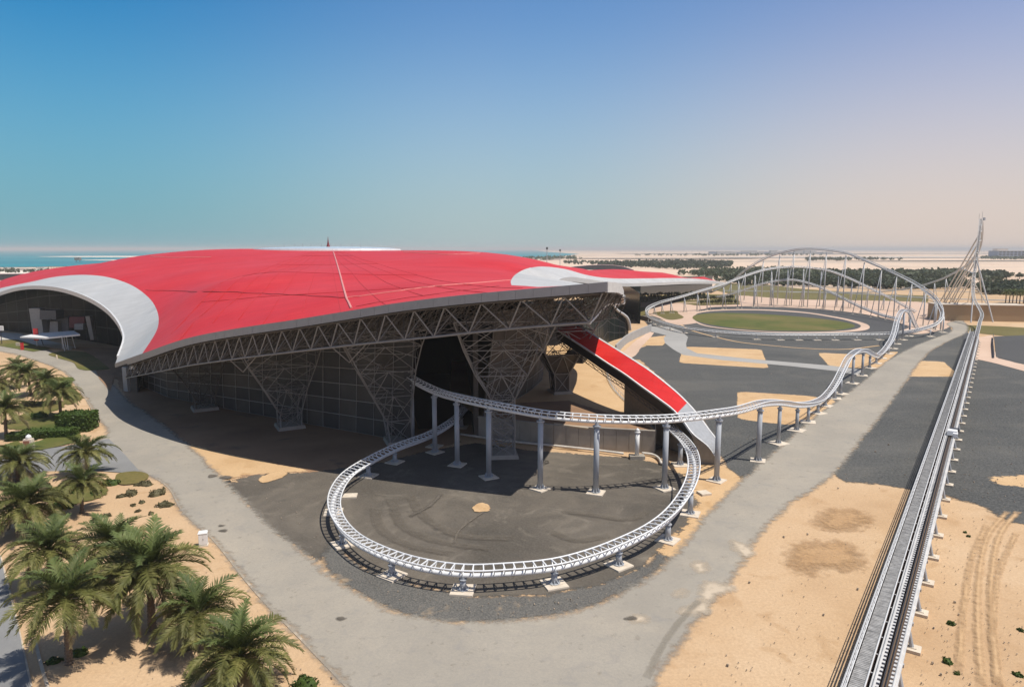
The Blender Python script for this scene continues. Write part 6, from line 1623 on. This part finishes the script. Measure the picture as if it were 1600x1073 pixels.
for x, y, r1, h, lab in rsc: shrub('sand_tuft', lab, 'bush', x, y, r1, r1 * .75, h, HEDGE, int(260 * r1) + 60, 0.09, random.uniform(0, 3), False, 'tufts on the sand right of the launch track')
# ground clutter: stones and litter on sand, gravel and road, one scatter nobody could count
cl = MB(); r = random.Random(11)
def in_px(poly):
    xs = [p[0] for p in poly]; ys = [p[1] for p in poly]
    while True:
        x, y = r.uniform(min(xs), max(xs)), r.uniform(min(ys), max(ys))
        c = False; j = len(poly) - 1
        for i in range(len(poly)):
            if (poly[i][1] > y) != (poly[j][1] > y) and x < (poly[j][0] - poly[i][0]) * (y - poly[i][1]) / (poly[j][1] - poly[i][1]) + poly[i][0]: c = not c
            j = i
        if c: return x, y
areas = [([(1110, 960), (1300, 750), (1420, 770), (1330, 1073), (1060, 1073)], 160, 0.05, 0.16), ([(1475, 780), (1600, 830), (1600, 1073), (1420, 1073)], 260, 0.05, 0.16), ([(1310, 700), (1400, 600), (1490, 600), (1440, 760), (1320, 750)], 120, 0.06, 0.2),
         ([(1500, 620), (1600, 600), (1600, 810), (1500, 770)], 160, 0.06, 0.2), ([(520, 880), (620, 925), (850, 945), (1000, 900), (950, 940), (800, 968), (600, 935)], 160, 0.04, 0.13), ([(1130, 740), (1190, 560), (1290, 600), (1180, 700)], 90, 0.06, 0.2),
         ([(60, 780), (250, 790), (530, 1070), (100, 1073)], 220, 0.03, 0.12), ([(330, 740), (480, 740), (560, 890), (430, 830)], 50, 0.05, 0.14)]
for poly, n, s0, s1 in areas:
    for k in range(n):
        q = P(*in_px(poly)); s = 0.62 * r.uniform(s0, s1) * (1 if r.random() < 0.93 else 1.9)
        cl.box((q.x, q.y, s * 0.35 + ZC[0] * 0.5), (s * r.uniform(.7, 1.6), s, s * 0.8), r.uniform(0, 3), 0.7)
setp(cl.build('ground_pebbles', simple('pebble', (0.30, 0.235, 0.17), .9, 0, .5, 3.0)), kind='stuff')

# ------------------------------------------------------------------ young trees planted in rows before the right arm
sheet('planting_strip', [(978, 473), (984, 463), (1090, 459.5), (1152, 461), (1156, 476), (1090, 477.5), (1040, 471)], OLIVE, smooth=False, jit=1.0, soft=2.0)
for a_, b_ in (((986, 466.2), (1096, 463.2)), ((984, 470.2), (1110, 468)), ((1040, 474), (1150, 471.5))): strip('sand_path', [a_, ((a_[0] + b_[0]) / 2, (a_[1] + b_[1]) / 2), b_], 5, PINK)
tm = MB(); tm.tube((0, 0, 0), (0, 0, 2.2), 0.16, 5); trunk_s = tm.mesh('trunk', BARK)
YTREE = leaf_mat('young_tree_leaf', (0.06, 0.07, 0.025), (0.09, 0.098, 0.038), (0.13, 0.13, 0.055), 0.4)
crowns = [core(leaf_blob(1.4, 1.4, 2.2, 70, 0.5, s), 0.9, 0.9, 1.7).mesh('crown', YTREE) for s in (1, 2, 3)]
rt = random.Random(5)
for row, (x0, x1, y0, y1, n) in enumerate(((984, 1092, 464.8, 461.8, 26), (983, 1104, 468.5, 465.4, 24), (986, 1060, 472.3, 471.3, 12), (1062, 1150, 471, 468, 18), (1092, 1152, 476.5, 475.5, 14))):
    for k in range(n):
        u = (k + rt.uniform(-.25, .25)) / n; b0 = P(x0 + (x1 - x0) * u, y0 + (y1 - y0) * u)
        t = thing('young_tree', 'small round young tree planted in rows before the right arm of the red roof', 'tree', b0, 'young trees planted in rows', rt.uniform(0, 6))
        s = rt.uniform(0.75, 1.15); t.scale = (s, s, s)
        link('trunk', trunk_s, t, True); o = link('crown', crowns[k % 3], t, True); o.location = (0, 0, 1.7)
# palms right of the tower
for k, (x, y) in enumerate(((1571, 474), (1577, 473), (1582, 474.5), (1588, 473.5), (1593, 475), (1599, 474))):
    b0 = P(x, y); t = thing('date_palm', 'palm in the dark clump behind the tan building, %s from the left' % nth(k), 'palm tree', b0, 'palm clump behind the tan building', k)
    link('trunk', trunk_mesh(6.5, 0.3, 40 + k), t, True)
    for q in range(26):
        M = Matrix.Translation((0, 0, 6.6)) @ Matrix.Rotation(q * 2.4, 4, 'Z') @ Matrix.Scale(1.15, 4); link('frond', FR['mid'][q % 3] if q > 6 else FR['up'][q % 2], t, True, M)

# far woods: tree belts that read as one mass
def belt(name, pix, n, hmin, hmax, seed, mat=FARTREE, label=None):
    r = np.random.default_rng(seed); P2 = pix; vs = []; fs = []
    rr = random.Random(seed)
    def inp():
        xs = [p[0] for p in P2]; ys = [p[1] for p in P2]
        while True:
            x, y = rr.uniform(min(xs), max(xs)), rr.uniform(min(ys), max(ys)); c = False; j = len(P2) - 1
            for i in range(len(P2)):
                if (P2[i][1] > y) != (P2[j][1] > y) and x < (P2[j][0] - P2[i][0]) * (y - P2[i][1]) / (P2[j][1] - P2[i][1]) + P2[i][0]: c = not c
                j = i
            if c: return x, y
    for k in range(n):
        x, y = inp(); b = P(x, y); h = rr.uniform(hmin, hmax); w = h * rr.uniform(0.55, 0.85)
        for q in range(16):
            d = r.normal(size=3); d /= np.linalg.norm(d); c = np.array([b.x, b.y, h * 0.58]) + d * np.array([w, w, h * 0.42]) * r.uniform(.55, 1)
            a = r.normal(size=3); a /= np.linalg.norm(a); e = np.cross(a, r.normal(size=3)); e /= np.linalg.norm(e); s = h * 0.22 * r.uniform(.7, 1.3); i = len(vs)
            for u, v in ((-1, -.7), (1, -.7), (.8, .8), (-.8, .8)): vs.append(tuple(c + a * s * u + e * s * v))
            fs.append((i, i + 1, i + 2, i + 3))
    m_ = MB(); m_.add(vs, fs); o = m_.build(name, mat); o['kind'] = 'stuff'
    return o
belt('far_wood', [(935, 412), (1000, 409.5), (1090, 408.5), (1145, 411), (1140, 418), (1060, 421.5), (1010, 419), (935, 417)], 620, 6, 9, 1)
belt('far_wood', [(1060, 430), (1100, 424), (1180, 421), (1235, 422), (1300, 426), (1300, 437), (1200, 438), (1120, 434)], 460, 5, 8, 2)
belt('far_wood', [(1110, 440), (1150, 436), (1270, 440), (1420, 436), (1500, 440), (1520, 452), (1400, 452), (1290, 449), (1160, 446)], 620, 4.5, 7.5, 3)
belt('far_wood', [(1290, 427), (1400, 427), (1500, 426), (1520, 434), (1400, 436), (1300, 438)], 420, 5, 8.5, 4)
belt('far_wood', [(1530, 430), (1560, 428), (1580, 434), (1560, 440), (1530, 440)], 90, 5, 8, 5)
belt('far_wood', [(1530, 450), (1580, 446), (1640, 450), (1720, 452), (1720, 466), (1600, 462), (1535, 460)], 420, 5, 7.5, 6)
belt('far_scrub', [(880, 409), (935, 408), (935, 414), (885, 413)], 60, 4, 7, 7)
belt('far_scrub', [(820, 404.8), (885, 403.5), (912, 405), (880, 406.5), (820, 407)], 60, 8, 13, 8)
belt('far_scrub', [(1260, 405), (1390, 405.5), (1410, 407), (1260, 408)], 90, 7, 11, 9)
belt('far_scrub', [(1535, 404), (1640, 405), (1640, 406.5), (1535, 405.5)], 70, 8, 12, 10)
belt('far_scrub', [(970, 399.5), (1200, 398.5), (1300, 399.3), (1100, 400.5)], 90, 8, 13, 11)
belt('far_scrub', [(-40, 424), (100, 422.5), (128, 423), (60, 427), (-40, 428)], 60, 4, 6, 12)
for k, (x, y, lab) in enumerate(((1564, 432, 'round dark tree standing alone on the sand right of the tower, left one'), (1573, 436, 'round dark tree standing alone on the sand right of the tower, big middle one'), (1582, 430, 'small round tree on the sand beyond the big lone one'), (1593, 436, 'wide dark tree at the right edge before the desert'))):
    b0 = P(x, y); t = thing('round_tree', lab, 'tree', b0); s = (6.5, 9.5, 5, 9)[k]
    m_ = MB(); m_.tube((0, 0, 0), (0, 0, s * .5), .35, 6); m_.build('trunk', BARK, t, False, True)
    core(leaf_blob(s * .6, s * .6, s * .62, 260, s * .09, 70 + k), s * .55, s * .55, s * .55).build('crown', FARTREE, t, False, True).location = (0, 0, s * .33)
# far buildings on the skyline
r = random.Random(21)
def far_building(px, py, w, h, d, mat, lab, cat='building', storeys=0):
    b0 = P(px, py); t = thing('far_building', lab, cat, b0, 'far buildings')
    m_ = MB(); m_.box((0, 0, h / 2), (w, d, h)); wl_ = m_.build('wall', mat, t, False, True)
    m_ = MB(); m_.box((0, 0, h + 0.25), (w * 1.02, d * 1.02, 0.5)); m_.build('roof', simple('far_roof', (0.5, 0.46, 0.4), .9), t, False, True)
    if storeys:
        n = 12
        for s_ in range(storeys):
            for k in range(n):
                m_ = MB(); m_.box((-w / 2 + w * (k + .5) / n, -d / 2 - .05, h * (s_ + .5) / storeys), (w / n * .7, .3, h / storeys * .6)); m_.build('window', GLASS, wl_, False, True)
BL = simple('blue_grey_wall', (0.22, 0.25, 0.32), .7); PB = simple('pale_far_wall', (0.55, 0.5, 0.44), .9)
far_building(1587, 402.6, 190, 28, 60, BL, 'long blue grey block on the right horizon', storeys=3)
far_building(1562, 399, 60, 38, 40, PB, 'hazy pale tower block left of the blue grey block')
for k in range(14):
    x = 1120 + k * 13 + r.uniform(-4, 4); far_building(x, 396.4 + r.uniform(-.3, .5), r.uniform(40, 120), r.uniform(8, 26), 30, PB if k % 3 else BL, 'low hazy building on the skyline behind the far hill, %s from the left' % nth(k))
for k in range(7):
    x = 4 + k * 16 + r.uniform(-4, 4); far_building(x, 424 + r.uniform(-1.5, 1.0), r.uniform(10, 20), r.uniform(3, 5), 8, PB, 'low pale beach building at the left shore, %s from the left' % nth(k))
for k in range(6):
    x = 775 + k * 19 + r.uniform(-4, 4); far_building(x, 406.5 + r.uniform(-.6, .6), r.uniform(20, 45), r.uniform(4, 7), 12, PB, 'low pale shed by the water beyond the roof, %s from the left' % nth(k))
b0 = P(87, 422)
t = thing('beach_pavilion', 'dark framed pavilion on the left shore', 'pavilion', b0)
m_ = MB(); m_.box((0, 0, 6), (20, 10, 0.8)); m_.build('roof', simple('grey_brown', (0.16, .14, .12), .8), t, False, True)
for k in range(5): m_ = MB(); m_.tube((-9 + k * 4.5, -4, 0), (-9 + k * 4.5, -4, 6), .3, 5); m_.build('post', BLACKP, t, False, True)
b0 = P(122, 409.5); t = thing('sea_platform', 'small dark platform standing in the sea', 'platform', b0)
m_ = MB(); m_.box((0, 0, 9), (14, 10, 7), 0, .9); m_.build('cabin', simple('grey_brown', (0.16, .14, .12), .8), t, False, True)
for sx in (-5, 5): m_ = MB(); m_.tube((sx, 0, 0), (sx, 0, 6), .8, 6); m_.build('leg', BLACKP, t, False, True)

# ------------------------------------------------------------------ haze
hz = MB(); hz.hexa([(-30500, -260, -1.2), (30500, -260, -1.2), (30500, 30500, -1.2), (-30500, 30500, -1.2)], [(-30500, -260, 64), (30500, -260, 64), (30500, 30500, 64), (-30500, 30500, 64)])
m = bpy.data.materials.new('haze'); m.use_nodes = True; nt = m.node_tree; nt.nodes.clear()
out = nt.nodes.new('ShaderNodeOutputMaterial'); pv = nt.nodes.new('ShaderNodeVolumePrincipled')
pv.inputs['Color'].default_value = (0.86, 0.82, 0.78, 1); pv.inputs['Density'].default_value = 1.2e-4; pv.inputs['Anisotropy'].default_value = 0.0
nt.links.new(pv.outputs[0], out.inputs['Volume'])
o = hz.build('haze', m); o['kind'] = 'stuff'
